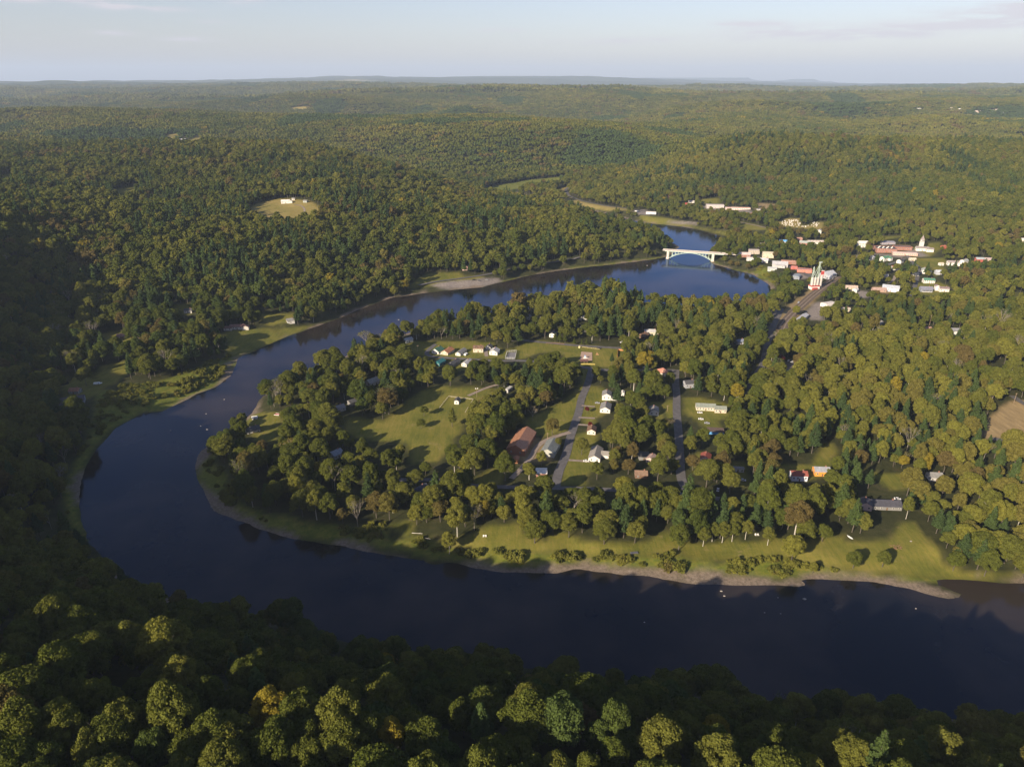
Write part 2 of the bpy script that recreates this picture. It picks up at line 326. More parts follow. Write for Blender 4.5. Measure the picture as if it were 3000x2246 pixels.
# tint ramp: 0 pine blue-green ... green ... olive ... yellow ... orange/brown, 0.9+ dark red
RAMP = [(0.0,(.046,.072,.027)),(.12,(.064,.092,.027)),(.25,(.066,.082,.016)),(.42,(.092,.102,.020)),(.56,(.126,.126,.026)),(.66,(.158,.154,.028)),(.74,(.105,.082,.030)),
        (.80,(.115,.088,.030)),(.86,(.20,.16,.022)),(.91,(.17,.09,.02)),(.95,(.16,.028,.018)),(1.0,(.045,.014,.018))]
LEAF_I = foliage_mat('foliage instanced', 'INSTANCER'); LEAF_O = foliage_mat('foliage', 'OBJECT')
BARK = plain((.10,.085,.07), .9, .4, 1.5, name='bark'); PALEBARK = plain((.42,.39,.34), .85, .35, 1.2, name='pale bark'); DEADWOOD = plain((.24,.21,.18), .9, .3, 1.5, name='dead wood')
HAZEC = (.60, .75, 1.0, 1); HAZED = 3.9e-5
# ---------------------------------------------------------------- clearings traced on the land: (kind, keep the view open, outline)
def Z(x0, y0, s, *p): return [(x0 + a / s, y0 + b / s) for a, b in p]
A = lambda *p: Z(1000, 750, 2.208, *p)
B = lambda *p: Z(2000, 750, 2.208, *p)
Lf = lambda *p: Z(0, 750, 2.208, *p)
U0 = lambda *p: Z(0, 0, 2.208, *p)
U1 = lambda *p: Z(1000, 0, 2.208, *p)
U2 = lambda *p: Z(2000, 0, 2.208, *p)
TB = lambda *p: Z(1900, 540, 5.52, *p)
TC = lambda *p: Z(2250, 640, 5.52, *p)
TD = lambda *p: Z(2550, 640, 5.52, *p)
CL = [
 ('lawn',1,A((620,842),(880,852),(1020,868),(960,905),(880,960),(868,1010),(800,1080),(765,1150),(725,1190),(690,1260),(620,1330),(460,1335),(425,1210),(270,1195),(90,1180),(15,1130),(30,1040),(270,1060),(330,1030),(440,930),(520,870))),
 ('lawn',1,A((1280,1020),(1400,960),(1545,850),(1560,720),(1600,730),(1590,850),(1530,1000),(1470,1130),(1320,1170),(1235,1150),(1180,1100),(1200,1050))),
 ('lawn',1,A((870,1440),(1000,1350),(1085,1385),(1030,1480),(870,1492))),
 ('lawn',1,A((1130,590),(1225,545),(1500,565),(1740,590),(1830,600),(1850,650),(1740,720),(1540,715),(1470,680),(1400,620),(1290,625),(1180,668),(1135,668))),
 ('lawn',1,A((400,560),(580,550),(800,548),(970,560),(1040,600),(1120,600),(1130,670),(950,660),(600,660),(540,650),(480,640),(400,620))),
 ('lawn',1,A((700,670),(840,665),(840,730),(720,740))),
 ('lawn',1,A((1590,840),(1680,850),(1730,880),(1740,1010),(1660,1040),(1650,1090),(1560,1090),(1540,1020),(1560,930))),
 ('lawn',1,A((1480,1180),(1590,1130),(1660,1150),(1660,1290),(1640,1350),(1560,1480),(1420,1480),(1420,1330))),
 ('lawn',1,A((1980,940),(2080,950),(2090,1060),(1990,1040))),
 ('lawn',1,A((2090,930),(2175,930),(2175,1100),(2110,1110))),
 ('dirt',1,A((1100,1170),(1240,1140),(1300,1200),(1390,1160),(1400,1210),(1380,1320),(1290,1330),(1240,1330),(1180,1340),(1100,1330))),
 ('lawn',1,B((0,912),(110,908),(300,960),(315,1035),(230,1070),(260,1130),(150,1120),(60,1040),(0,1030))),
 ('lawn',1,B((900,1205),(985,1215),(1000,1290),(960,1370),(965,1420),(820,1440),(690,1440),(600,1380),(640,1345),(850,1355))),
 ('lawn',1,B((1180,1400),(1480,1410),(1480,1500),(1370,1520),(1300,1480))),
 ('lawn',1,B((100,1275),(190,1280),(190,1330),(90,1400),(40,1330))),
 ('lawn',1,B((310,1330),(410,1340),(420,1480),(320,1500))),
 ('brown',1,B((1925,1120),(1975,1050),(2050,990),(2135,930),(2300,930),(2300,1190),(1950,1180))),
 ('lawn',1,Z(1000,1496,2.208,(300,90),(420,70),(450,60),(470,150),(620,190),(800,170),(880,130),(960,90),(1080,90),(1150,60),(1190,170),(1330,195),(1400,120),(1480,150),(1600,190),(1760,210),(1960,190),(2100,120),(2208,200),(2208,290),(1700,300),(1400,270),(900,275),(700,225),(560,190),(420,190))),
 ('lawn',1,Z(2000,1496,2.208,(0,200),(100,220),(300,190),(520,200),(620,170),(760,210),(860,170),(1040,150),(1060,190),(1340,190),(1400,90),(1500,60),(1560,170),(1660,230),(1680,330),(1850,400),(2208,400),(2208,460),(1850,440),(1450,420),(1000,380),(760,330),(500,310),(200,330),(0,300))),
 ('rough',1,Z(2000,1496,2.208,(0,300),(200,330),(500,310),(760,330),(1000,380),(1450,420),(1850,440),(1800,470),(1450,460),(1000,440),(620,450),(200,400),(0,410))),
 ('rough',1,Z(1000,1496,2.208,(280,90),(300,180),(420,190),(560,190),(700,225),(900,275),(1400,270),(1700,300),(2208,290),(2208,400),(1900,370),(1500,350),(1380,370),(1220,360),(1050,370),(850,340),(700,300),(590,310),(400,260),(200,225),(0,210),(-350,160),(-560,100),(-700,20),(-780,-80),(-700,-60),(-500,20),(-300,50),(-100,90),(100,110))),
 ('rough',0,Lf((1280,1300),(1400,1190),(1400,1260),(1380,1330),(1470,1430),(1500,1500),(1540,1590),(1520,1700),(1400,1640),(1300,1500),(1270,1400))),
 ('rough',1,Lf((760,880),(820,830),(1000,820),(1170,760),(1300,720),(1330,690),(1480,650),(1560,640),(1500,780),(1370,860),(1200,950),(1060,1000),(920,1010),(740,1110),(600,1250),(540,1370),(500,1550),(500,1690),(600,1840),(520,1840),(430,1650),(420,1520),(470,1390),(500,1300),(560,1180),(600,1080),(620,990),(620,880),(700,860))),
 ('lawn',1,Lf((1430,500),(1500,480),(1640,470),(1760,470),(1860,460),(2030,445),(1840,530),(1640,610),(1540,640),(1460,640),(1480,560),(1420,520))),
 ('lawn',1,Lf((640,710),(820,680),(850,740),(740,830),(680,850),(620,840),(620,760))),
 ('lawn',1,Lf((1090,320),(1210,310),(1260,330),(1250,370),(1190,380))),
 ('lawn',1,Lf((1640,380),(1900,370),(1920,440),(1740,450))),
 ('lawn',1,Lf((540,500),(760,490),(860,520),(840,560),(700,580))),
 ('lawn',1,Lf((420,800),(660,800),(680,860),(560,930),(440,960),(400,900))),
 ('lawn',1,Lf((1600,1020),(1720,1010),(1830,1020),(1820,1120),(1780,1200),(1640,1200),(1590,1100))),
 ('lawn',1,A((500,150),(560,110),(760,105),(800,130),(900,125),(920,150),(640,190),(500,200),(440,195))),
 ('gravel',1,A((580,185),(720,160),(870,150),(1010,140),(1040,160),(900,205),(700,215),(620,200))),
 ('rough',1,A((1040,160),(1300,115),(1500,72),(1750,45),(2000,15),(2130,0),(2140,12),(2000,30),(1750,62),(1500,90),(1250,128),(1040,175))),
 ('dry',1,U0((1590,1370),(1650,1320),(1760,1290),(1880,1285),(2000,1300),(2060,1340),(2090,1380),(2060,1410),(1900,1412),(1700,1412))),
 ('lawn',1,U0((710,1238),(830,1205),(915,1200),(900,1220),(820,1262),(780,1270))),
 ('dry',1,U0((920,1300),(1000,1260),(1100,1240),(1090,1252),(1000,1290),(950,1310))),
 ('lawn',1,U0((0,1130),(110,1120),(80,1160),(0,1175))), ('dry',1,U0((90,1195),(140,1205),(120,1215),(80,1210))),
 ('dry',1,U0((1070,880),(1150,865),(1140,910),(1085,920))), ('dry',1,U0((1100,930),(1240,910),(1300,870),(1310,930),(1260,945),(1130,948))),
 ('dry',1,U0((1870,700),(1990,690),(1990,712),(1880,712))), ('lawn',1,U1((120,745),(185,742),(185,756),(130,757))),
 ('rough',1,U1((910,1240),(1000,1200),(1200,1165),(1450,1140),(1490,1155),(1430,1175),(1250,1205),(1120,1225),(1060,1245),(940,1262))),
 ('dry',1,U1((1370,1240),(1420,1215),(1480,1205),(1450,1230),(1480,1275),(1560,1305),(1700,1330),(1880,1350),(1900,1370),(1750,1360),(1600,1345),(1450,1290))),
 ('lot',1,U1((1890,1362),(1960,1355),(2020,1375),(1980,1392),(1910,1390))),
 ('lawn',1,U1((1920,1400),(2060,1400),(2208,1430),(2208,1480),(2050,1460),(1960,1440))),
 ('lawn',1,TB((0,620),(200,590),(500,590),(640,650),(800,690),(1000,740),(1330,800),(1250,830),(1000,760),(840,730),(700,700),(480,680),(100,640))),
 ('gravel',1,TB((290,590),(480,585),(800,612),(780,655),(620,650),(400,640))),
 ('lawn',1,TB((1440,640),(1500,600),(1700,640),(1900,700),(2020,740),(1800,740),(1560,740),(1480,690))),
 ('lawn',1,TB((780,265),(900,235),(1140,220),(1160,320),(1000,315),(830,300))),
 ('lot',1,TB((830,380),(950,340),(1200,400),(1640,420),(1760,480),(1600,500),(1250,440),(1000,430),(850,410))),
 ('rough',1,TB((920,1190),(1000,1170),(1100,1270),(1300,1370),(1500,1400),(1700,1420),(1800,1330),(1930,1360),(1950,1500),(2040,1640),(1900,1560),(1600,1430),(1300,1390),(1100,1320))),
 ('dry',1,TC((130,80),(300,0),(520,0),(520,120),(700,110),(720,60),(900,60),(880,160),(780,180),(560,160),(300,130),(180,110))),
 ('lawn',1,TC((1840,290),(2100,280),(2300,250),(2300,270),(2050,320),(1850,350))),
 ('lawn',1,TD((690,470),(900,400),(1120,380),(1160,470),(960,620),(720,620),(560,440))),
 ('lot',1,TD((440,430),(640,470),(940,600),(860,620),(760,620),(600,540))),
 ('lot',1,TC((1350,600),(1700,570),(2208,600),(2208,640),(1700,600),(1380,640))),
 ('lawn',1,TD((640,650),(760,640),(1200,640),(1230,760),(960,800),(800,800),(720,740))),
 ('lawn',1,TD((1000,760),(1200,780),(1200,900),(1040,930),(980,860))),
 ('lawn',1,TD((760,1050),(1080,1010),(1280,1100),(1280,1230),(1000,1250),(820,1230),(720,1120))),
 ('lawn',1,TD((1240,700),(1600,690),(1960,640),(1960,690),(1700,720),(1400,760))),
 ('lot',1,TC((1280,1150),(1460,1150),(1640,1190),(1640,1270),(1500,1290),(1420,1220))),
 ('dirt',1,TC((1690,1110),(1900,1100),(2080,1190),(1960,1220),(1700,1180))),
 ('gravel',1,TC((600,1500),(760,1370),(860,1340),(920,1400),(900,1440),(900,1650),(700,1650),(640,1560))),
 ('dirt',1,TC((100,1656),(300,1440),(600,1190),(700,1120),(900,1110),(1100,950),(1120,980),(900,1160),(760,1350),(560,1520),(420,1656),(280,1860),(100,1860))),
 ('lot',1,TC((400,900),(680,860),(700,960),(560,980),(440,980))),
 ('lot',1,B((590,330),(640,340),(590,470),(560,560),(540,545),(570,440))), ('lot',1,B((680,680),(740,690),(730,760),(620,765),(640,735))),
 ('shingle',1,Z(1000,1496,2.208,(1170,402),(1230,375),(1480,345),(1560,340),(1700,370),(1900,365),(2208,350),(2208,465),(1950,435),(1700,410),(1500,385),(1380,415))),
 ('shingle',1,B((0,2010-0),(200,2030),(400,2065),(620,2100),(800,2060),(1000,2040),(1180,2060),(1450,2110),(1600,2130),(1860,2215),(1700,2225),(1450,2165),(1000,2110),(740,2100),(820,2150),(300,2150),(0,2125))),
 ('shingle',1,Lf((1550,650),(1470,690),(1425,750),(1435,790),(1380,850),(1270,880),(1060,1000),(1080,1015),(1290,905),(1420,860),(1510,790),(1555,700))),
 ('shingle',1,Lf((1395,1205),(1300,1245),(1265,1300),(1255,1370),(1285,1410),(1310,1330),(1395,1245))),
 ('shingle',0,Lf((1290,1460),(1400,1565),(1460,1525),(1510,1600),(1490,1670),(1400,1650),(1300,1560))),
 ('dirt',1,U2((440,1310),(620,1320),(600,1345),(480,1360))),
]
CLP = []
for kind, keep, pts in CL:
    P = LP(pts); CLP.append((kind, keep, P, (P[:, 0].min(), P[:, 0].max(), P[:, 1].min(), P[:, 1].max(), float(np.median(T(P[:, 0], P[:, 1]))))))
# roads: (kind, width, line)
TRK = [TC((1120,940),(870,1130),(700,1260),(500,1440),(330,1610),(240,1720),(215,1800))]
ROADS = [
 ('road',7.0,A((1620,730),(1590,840),(1550,925),(1540,1000),(1515,1070),(1475,1190),(1455,1290),(1400,1400),(1385,1500))),
 ('road',6.0,A((1090,548),(1160,540),(1230,553),(1360,563),(1500,578),(1740,593),(1870,600),(1990,600),(2150,595))),
 ('road',6.0,A((1430,700),(1620,728),(1760,745),(1960,735),(2160,740))),
 ('road',5.0,A((610,570),(560,610),(530,640),(600,655),(700,660),(820,668),(1000,680),(1150,675),(1430,700))),
 ('road',7.0,A((2165,735),(2160,800),(2170,900),(2168,1000),(2175,1080),(2185,1200),(2190,1300),(2195,1430),(2208,1500),(2260,1545))),
 ('road',5.0,A((240,1440),(470,1450),(640,1445),(870,1492),(1040,1494),(1385,1500),(1700,1510),(1950,1520),(2260,1545),(2450,1570))),
 ('driveway',4.5,A((1480,1140),(1400,1160),(1330,1185),(1270,1210),(1240,1280),(1210,1330),(1100,1440))),
 ('driveway',3.0,A((1535,1044),(1640,1050))), ('driveway',3.0,A((1530,1090),(1600,1095))), ('driveway',3.0,A((1470,1320),(1610,1330))), ('driveway',3.0,A((1555,968),(1640,975))),
 ('driveway',4.0,A((940,650),(930,610),(955,580))), ('driveway',3.5,A((820,905),(880,875),(940,855),(960,835),(1020,830))),
 ('road',6.0,A((500,190),(620,165),(780,145),(900,128),(1100,95),(1300,60),(1600,0))),
 ('road',6.0,B((2130,905),(2208,960),(2300,1000))), ('road',6.0,B((1990,1180),(2100,1190),(2208,1240),(2300,1260))), ('road',6.0,B((2020,1430),(2208,1455),(2350,1470))),
 ('road',6.0,B((1480,50),(1530,90),(1500,200),(1480,260))), ('road',7.0,B((640,340),(590,440),(550,560),(520,700),(400,900))),
 ('driveway',3.5,U0((1900,1325),(1950,1330),(1970,1350),(1972,1410),(1960,1440))),
 ('road',7.0,U1((1480,1205),(1450,1225),(1470,1265),(1560,1300),(1700,1330),(1900,1355),(2000,1375))),
 ('road',8.0,TB((1200,1108),(1400,1110),(1600,1150),(1760,1170),(1900,1230),(2100,1260),(2400,1380),(2650,1520))),
 ('driveway',5.0,TB((1460,610),(1700,660),(1830,690),(2000,730))), ('driveway',4.0,TB((700,285),(900,310),(1200,340),(1650,390))),
 ('road',6.0,TC((1820,790),(1900,760),(2100,700),(2208,650))), ('road',6.0,TD((560,560),(640,660),(700,740),(800,800))),
 ('driveway',4.0,TD((400,930),(380,1000),(300,1050))),
]
RL = []
for kind, w, pts in ROADS + [('track', 13.0, t) for t in TRK]:
    P = LP(pts); q = [P[0]]
    for a, b in zip(P[:-1], P[1:]):
        n = max(1, int(np.hypot(*(b - a)) / 6));
        for i in range(1, n + 1): q.append(a + (b - a) * i / n)
    q = np.array(q)
    for _ in range(3): q[1:-1] = (q[:-2] + q[1:-1] * 2 + q[2:]) / 4
    RL.append((kind, w, q))
# ---------------------------------------------------------------- the ground: one sheet to the horizon
NR, NC = 1150, 880
yy = np.geomspace(330, 54600, NR) - 600
xx = np.linspace(-1, 1, NC)
YY = np.repeat(yy, NC); XX = np.tile(xx, NR) * (YY * 0.86 + 1150)
ZZ = T(XX, YY)
GA = np.zeros((XX.size, 4), np.float32)     # lawn, rough meadow, brown, gravel/asphalt
GB = np.zeros((XX.size, 4), np.float32)     # far canopy, dry
jn = fbm(XX / 11., YY / 11., 60, 3) * 3.5
for kind, keep, P, bb in CLP:
    s = np.where((XX > bb[0] - 20) & (XX < bb[1] + 20) & (YY > bb[2] - 20) & (YY < bb[3] + 20))[0]
    if not len(s): continue
    far = max(3.0, YY[s].mean() * .004)
    m = 1 - sstep(-far, far, sdist(XX[s], YY[s], P) + jn[s])
    if kind in ('lawn', 'dry'): GA[s, 0] = np.maximum(GA[s, 0], m)
    if kind == 'dry': GB[s, 1] = np.maximum(GB[s, 1], m)
    if kind == 'rough': GA[s, 1] = np.maximum(GA[s, 1], m)
    if kind in ('brown', 'dirt'): GA[s, 2] = np.maximum(GA[s, 2], m * (1. if kind == 'brown' else .85))
    if kind == 'shingle': GB[s, 2] = np.maximum(GB[s, 2], m * sstep(.22, .42, vnoise(XX[s] / 11., YY[s] / 11., 73) + .25 * (1 - sstep(.5, 1.6, ZZ[s]))))
    if kind in ('gravel', 'lot'): GA[s, 3] = np.maximum(GA[s, 3], m)
rr = np.hypot(XX, YY)
GB[:, 0] = sstep(9500, 11500, rr)
_ff = farfield(XX, YY); GA[_ff, 0] = 1.0; GB[_ff, 1] = (vnoise(XX / 400., YY / 400., 310) > .4)[_ff]
GB[:, 2] = np.maximum(GB[:, 2], (1 - sstep(.2, .8, ZZ + fbm(XX / 8., YY / 8., 71, 3) * .8)) * sstep(.42, .62, vnoise(XX / 26., YY / 26., 72)))      # shingle at the water's edge
idx = np.arange(NR * NC).reshape(NR, NC)
F = np.stack([idx[:-1, :-1], idx[:-1, 1:], idx[1:, 1:], idx[1:, :-1]], -1).reshape(-1, 4)
def ground_mat():
    m, nt, b = newmat('ground'); N = nt.nodes; L = nt.links; b.inputs['Roughness'].default_value = .95; b.inputs['Specular IOR Level'].default_value = .1
    ga = N.new('ShaderNodeAttribute'); ga.attribute_name = 'GA'; gb = N.new('ShaderNodeAttribute'); gb.attribute_name = 'GB'
    s1 = N.new('ShaderNodeSeparateColor'); L.new(ga.outputs['Color'], s1.inputs[0]); s2 = N.new('ShaderNodeSeparateColor'); L.new(gb.outputs['Color'], s2.inputs[0])
    geo = N.new('ShaderNodeNewGeometry')
    def noise(sc_, det=6, ro=.6, stretch=None):
        n = N.new('ShaderNodeTexNoise'); n.inputs['Scale'].default_value = sc_; n.inputs['Detail'].default_value = det; n.inputs['Roughness'].default_value = ro
        if stretch:
            mp = N.new('ShaderNodeMapping'); mp.inputs['Scale'].default_value = stretch; mp.inputs['Rotation'].default_value = (0, 0, .5); L.new(geo.outputs['Position'], mp.inputs[0]); L.new(mp.outputs[0], n.inputs['Vector'])
        else: L.new(geo.outputs['Position'], n.inputs['Vector'])
        return n.outputs['Fac']
    def ramp(f, stops):
        r = N.new('ShaderNodeValToRGB'); cr = r.color_ramp
        while len(cr.elements) < len(stops): cr.elements.new(.5)
        for e, (p, c) in zip(cr.elements, stops): e.position = p; e.color = c + (1,)
        L.new(f, r.inputs[0]); return r.outputs[0]
    def mix(f, a, c):
        x = N.new('ShaderNodeMix'); x.data_type = 'RGBA'; L.new(f, x.inputs[0]); L.new(a, x.inputs[6]); L.new(c, x.inputs[7]); return x.outputs[2]
    def math_(op, a, c):
        x = N.new('ShaderNodeMath'); x.operation = op
        for i, v in enumerate((a, c)):
            if isinstance(v, (int, float)): x.inputs[i].default_value = v
            else: L.new(v, x.inputs[i])
        return x.outputs[0]
    floor_ = ramp(noise(.12, 8), [(.3, (.022,.026,.010)), (.55, (.040,.042,.015)), (.75, (.060,.050,.026))])
    lawn = ramp(math_('ADD', math_('MULTIPLY', noise(.035, 8, .65), .6), math_('MULTIPLY', noise(.5, 5, .7, (1, .12, 1)), .4)), [(.34, (.072,.088,.015)), (.5, (.135,.130,.024)), (.64, (.190,.160,.038)), (.76, (.25,.19,.065))])
    worn = ramp(noise(.09, 7, .7), [(.60, (0,0,0)), (.70, (.75,.75,.75))]); lawn = mix(worn, lawn, ramp(noise(.4, 4), [(.3, (.19,.15,.06)), (.7, (.27,.20,.10))]))
    rough = ramp(noise(.16, 9, .75), [(.3, (.050,.075,.012)), (.5, (.115,.130,.020)), (.68, (.20,.17,.035)), (.8, (.16,.11,.04))])
    brown = ramp(noise(.3, 6, .6, (1, .2, 1)), [(.3, (.20,.145,.075)), (.7, (.32,.235,.12))])
    grav = ramp(noise(.35, 9, .7), [(.3, (.14,.118,.108)), (.7, (.27,.235,.21))])
    shing = ramp(noise(.5, 9, .75), [(.3, (.080,.062,.046)), (.55, (.19,.15,.115)), (.75, (.29,.235,.19))])
    dry = ramp(noise(.02, 6, .6), [(.3, (.17,.15,.04)), (.7, (.29,.215,.08))])
    can = ramp(noise(.004, 12, .85), [(.36, (.018,.030,.012)), (.5, (.045,.060,.020)), (.62, (.075,.080,.028))])
    fl = ramp(noise(.0009, 5, .55, (.45, 1, 1)), [(.66, (0,0,0)), (.69, (1,1,1))])
    can = mix(fl, can, ramp(noise(.002, 3), [(.4, (.14,.15,.05)), (.6, (.30,.24,.13))]))
    c = floor_; c = mix(s1.outputs[1], c, rough); c = mix(s1.outputs[0], c, lawn); c = mix(s2.outputs[1], c, dry); c = mix(s1.outputs[2], c, brown); c = mix(ga.outputs['Alpha'], c, grav)
    c = mix(s2.outputs[2], c, shing); c = mix(s2.outputs[0], c, can)
    L.new(c, b.inputs['Base Color'])
    bp = N.new('ShaderNodeBump'); bp.inputs['Strength'].default_value = 1.0; bp.inputs['Distance'].default_value = 0.35; L.new(noise(.45, 6, .75), bp.inputs['Height'])
    bp2 = N.new('ShaderNodeBump'); bp2.inputs['Distance'].default_value = 22.0; L.new(s2.outputs[0], bp2.inputs['Strength']); L.new(noise(.03, 6, .8), bp2.inputs['Height']); L.new(bp.outputs[0], bp2.inputs['Normal'])
    L.new(bp2.outputs[0], b.inputs['Normal']); return m
me = mesh_np('ground', np.stack([XX, YY, ZZ], -1), F, [ground_mat()], None, True)
for nm, arr in (('GA', GA), ('GB', GB)):
    a = me.color_attributes.new(nm, 'FLOAT_COLOR', 'POINT'); a.data.foreach_set('color', arr.ravel())
ground = bpy.data.objects.new('ground', me); C.objects.link(ground); tag(ground, kind='structure')
# ---------------------------------------------------------------- water
def water_mat():
    m, nt, b = newmat('river water'); N = nt.nodes; L = nt.links
    geo = N.new('ShaderNodeNewGeometry'); n = N.new('ShaderNodeTexNoise'); n.inputs['Scale'].default_value = .012; n.inputs['Detail'].default_value = 6; L.new(geo.outputs['Position'], n.inputs['Vector'])
    r = N.new('ShaderNodeValToRGB'); r.color_ramp.elements[0].color = (.003,.004,.006,1); r.color_ramp.elements[1].color = (.030,.023,.018,1); r.color_ramp.elements[0].position = .35; r.color_ramp.elements[1].position = .60
    L.new(n.outputs['Fac'], r.inputs[0]); L.new(r.outputs[0], b.inputs['Base Color'])
    n2 = N.new('ShaderNodeTexNoise'); n2.inputs['Scale'].default_value = .35; n2.inputs['Detail'].default_value = 4; L.new(geo.outputs['Position'], n2.inputs['Vector'])
    bp = N.new('ShaderNodeBump'); bp.inputs['Strength'].default_value = .16; bp.inputs['Distance'].default_value = .4; L.new(n2.outputs['Fac'], bp.inputs['Height'])
    n3 = N.new('ShaderNodeTexNoise'); n3.inputs['Scale'].default_value = .02; n3.inputs['Detail'].default_value = 5; mp = N.new('ShaderNodeMapping'); mp.inputs['Scale'].default_value = (1, .35, 1); L.new(geo.outputs['Position'], mp.inputs[0]); L.new(mp.outputs[0], n3.inputs['Vector'])
    rr_ = N.new('ShaderNodeMapRange'); rr_.inputs[1].default_value = .35; rr_.inputs[2].default_value = .7; rr_.inputs[3].default_value = .03; rr_.inputs[4].default_value = .16; L.new(n3.outputs['Fac'], rr_.inputs[0])
    d = N.new('ShaderNodeBsdfDiffuse'); L.new(r.outputs[0], d.inputs[0]); gl = N.new('ShaderNodeBsdfGlossy'); gl.inputs['Color'].default_value = (.44,.64,1.0,1); L.new(rr_.outputs[0], gl.inputs['Roughness'])
    fr = N.new('ShaderNodeFresnel'); fr.inputs['IOR'].default_value = 1.33; L.new(bp.outputs[0], fr.inputs['Normal']); L.new(bp.outputs[0], gl.inputs['Normal'])
    ms = N.new('ShaderNodeMixShader'); L.new(fr.outputs[0], ms.inputs[0]); L.new(d.outputs[0], ms.inputs[1]); L.new(gl.outputs[0], ms.inputs[2]); L.new(ms.outputs[0], N['Material Output'].inputs[0]); N.remove(b); return m
mb = MB(); n_ = 30
vs = [(-1600 + 3600 * i / n_, 120 + 2500 * j / n_, 0.0) for j in range(n_ + 1) for i in range(n_ + 1)]
mb.add(vs, [(j * (n_ + 1) + i, j * (n_ + 1) + i + 1, (j + 1) * (n_ + 1) + i + 1, (j + 1) * (n_ + 1) + i) for j in range(n_) for i in range(n_)])
tag(mb.build('river', water_mat()), kind='structure')
# ---------------------------------------------------------------- roads and railway
def strip(q, w, dz):
    t = np.gradient(q, axis=0); t /= np.linalg.norm(t, axis=1)[:, None] + 1e-9; nrm = np.stack([-t[:, 1], t[:, 0]], -1); V = []; n = len(q)
    ks = (-1, -.5, 0, .5, 1)
    P = [q + nrm * (w / 2 * k) for k in ks]
    z = np.max([T(p[:, 0], p[:, 1]) for p in P], axis=0)
    for p in P: V.append(np.column_stack([p, z + dz]))
    V = np.stack(V, 1).reshape(-1, 3); fs = [(i * 5 + k, i * 5 + k + 1, i * 5 + 6 + k, i * 5 + 5 + k) for i in range(n - 1) for k in range(4)]
    return V, fs
ASPH = plain((.105,.098,.100), .9, .3, .25, name='asphalt'); DIRTROAD = plain((.25,.20,.165), .95, .25, .3, name='gravel drive'); BALL = plain((.20,.155,.125), .95, .35, .35, name='ballast')
RAIL = plain((.12,.09,.075), .6, .2, 1, name='rail', metal=.4)
dzi = 0.16
for kind, w, q in RL:
    dzi += 0.006
    V, fs = strip(q, w, dzi)
    o = bpy.data.objects.new(kind if kind != 'track' else 'railway_ballast', mesh_np(kind, V, fs, [BALL if kind == 'track' else DIRTROAD if kind == 'driveway' else ASPH])); C.objects.link(o)
    tag(o, kind='structure')
    if kind == 'track':
        for off in (-4.6, 0, 4.6):
            t = np.gradient(q, axis=0); t /= np.linalg.norm(t, axis=1)[:, None]; nrm = np.stack([-t[:, 1], t[:, 0]], -1)
            z = T(q[:, 0], q[:, 1]) + dzi + .25; mb = MB()
            p = q + nrm * off
            for i in range(len(p) - 1):
                for s in (-.75, .75):
                    a = p[i] + nrm[i] * s; b_ = p[i + 1] + nrm[i + 1] * s; mb.bar((a[0], a[1], z[i] + .25), (b_[0], b_[1], z[i + 1] + .25), .18, .18)
                for k in range(6):
                    c_ = p[i] + (p[i + 1] - p[i]) * k / 6; mb.bar((*(c_ - nrm[i] * 1.3), z[i] + .05), (*(c_ + nrm[i] * 1.3), z[i] + .05), .3, .2, 1)
            o = mb.build('railway_track', [RAIL, plain((.09,.07,.055), .9, name='sleeper')])
            tag(o, {-4.6: 'railway track nearest the river trees, running up to the grain silos', 0: 'middle railway track of the three leading to the grain silos', 4.6: 'railway track beside the gravel yard and long grey shed'}[off], 'railway track', 'railway tracks by the silos')
# reservations for buildings, filled by the tables below: (x, y, radius)
RES = []
# ---------------------------------------------------------------- buildings
GLASS = plain((.02,.024,.03), .15, .3, 1, spec=.6, name='window glass'); DOORM = plain((.16,.10,.06), .6, name='door'); WHITE = (.62,.60,.56); CREAM = (.52,.46,.36); BRICK = (.30,.145,.11)
TRIM = plain((.7,.68,.64), .7, .08, name='trim'); CHIM = plain((.26,.13,.10), .9, .3, 2, name='chimney brick')
_wm = {}
def winmesh(w, h):
    k = (round(w, 1), round(h, 1))
    if k not in _wm:
        mb = MB(); mb.box(-w/2 - .1, w/2 + .1, -.06, .0, -h/2 - .1, h/2 + .1, 0); mb.box(-w/2, w/2, -.10, -.05, -h/2, h/2, 1); mb.box(-w/2, w/2, -.13, -.09, -.04, .04, 0)
        _wm[k] = mesh_np('window', mb.v, mb.f, [TRIM, GLASS], mb.mi)
    return _wm[k]
def put(name, me, parent, loc, rz=0, label=None):
    o = bpy.data.objects.new(name, me); C.objects.link(o); o.parent = parent; o.location = loc; o.rotation_euler = (0, 0, rz)
    if label: o['label'] = label
    return o
def gable(mb, x0, x1, y0, y1, z, rise, ov=.45, th=.22, m=0):
    """gable roof, ridge along x"""
    ym = (y0 + y1) / 2; s = rise / ((y1 - y0) / 2)
    for sg, ye in ((-1, y0), (1, y1)):
        ze = z - ov * s; yo = ye + sg * ov
        vs = [(x0 - ov, yo, ze), (x1 + ov, yo, ze), (x1 + ov, ym, z + rise), (x0 - ov, ym, z + rise)]
        vs += [(a, b, c + th) for a, b, c in vs]
        mb.add(vs, [(0,3,2,1),(4,5,6,7),(0,1,5,4),(1,2,6,5),(2,3,7,6),(3,0,4,7)] if sg < 0 else [(0,1,2,3),(4,7,6,5),(0,4,5,1),(1,5,6,2),(2,6,7,3),(3,7,4,0)], m)
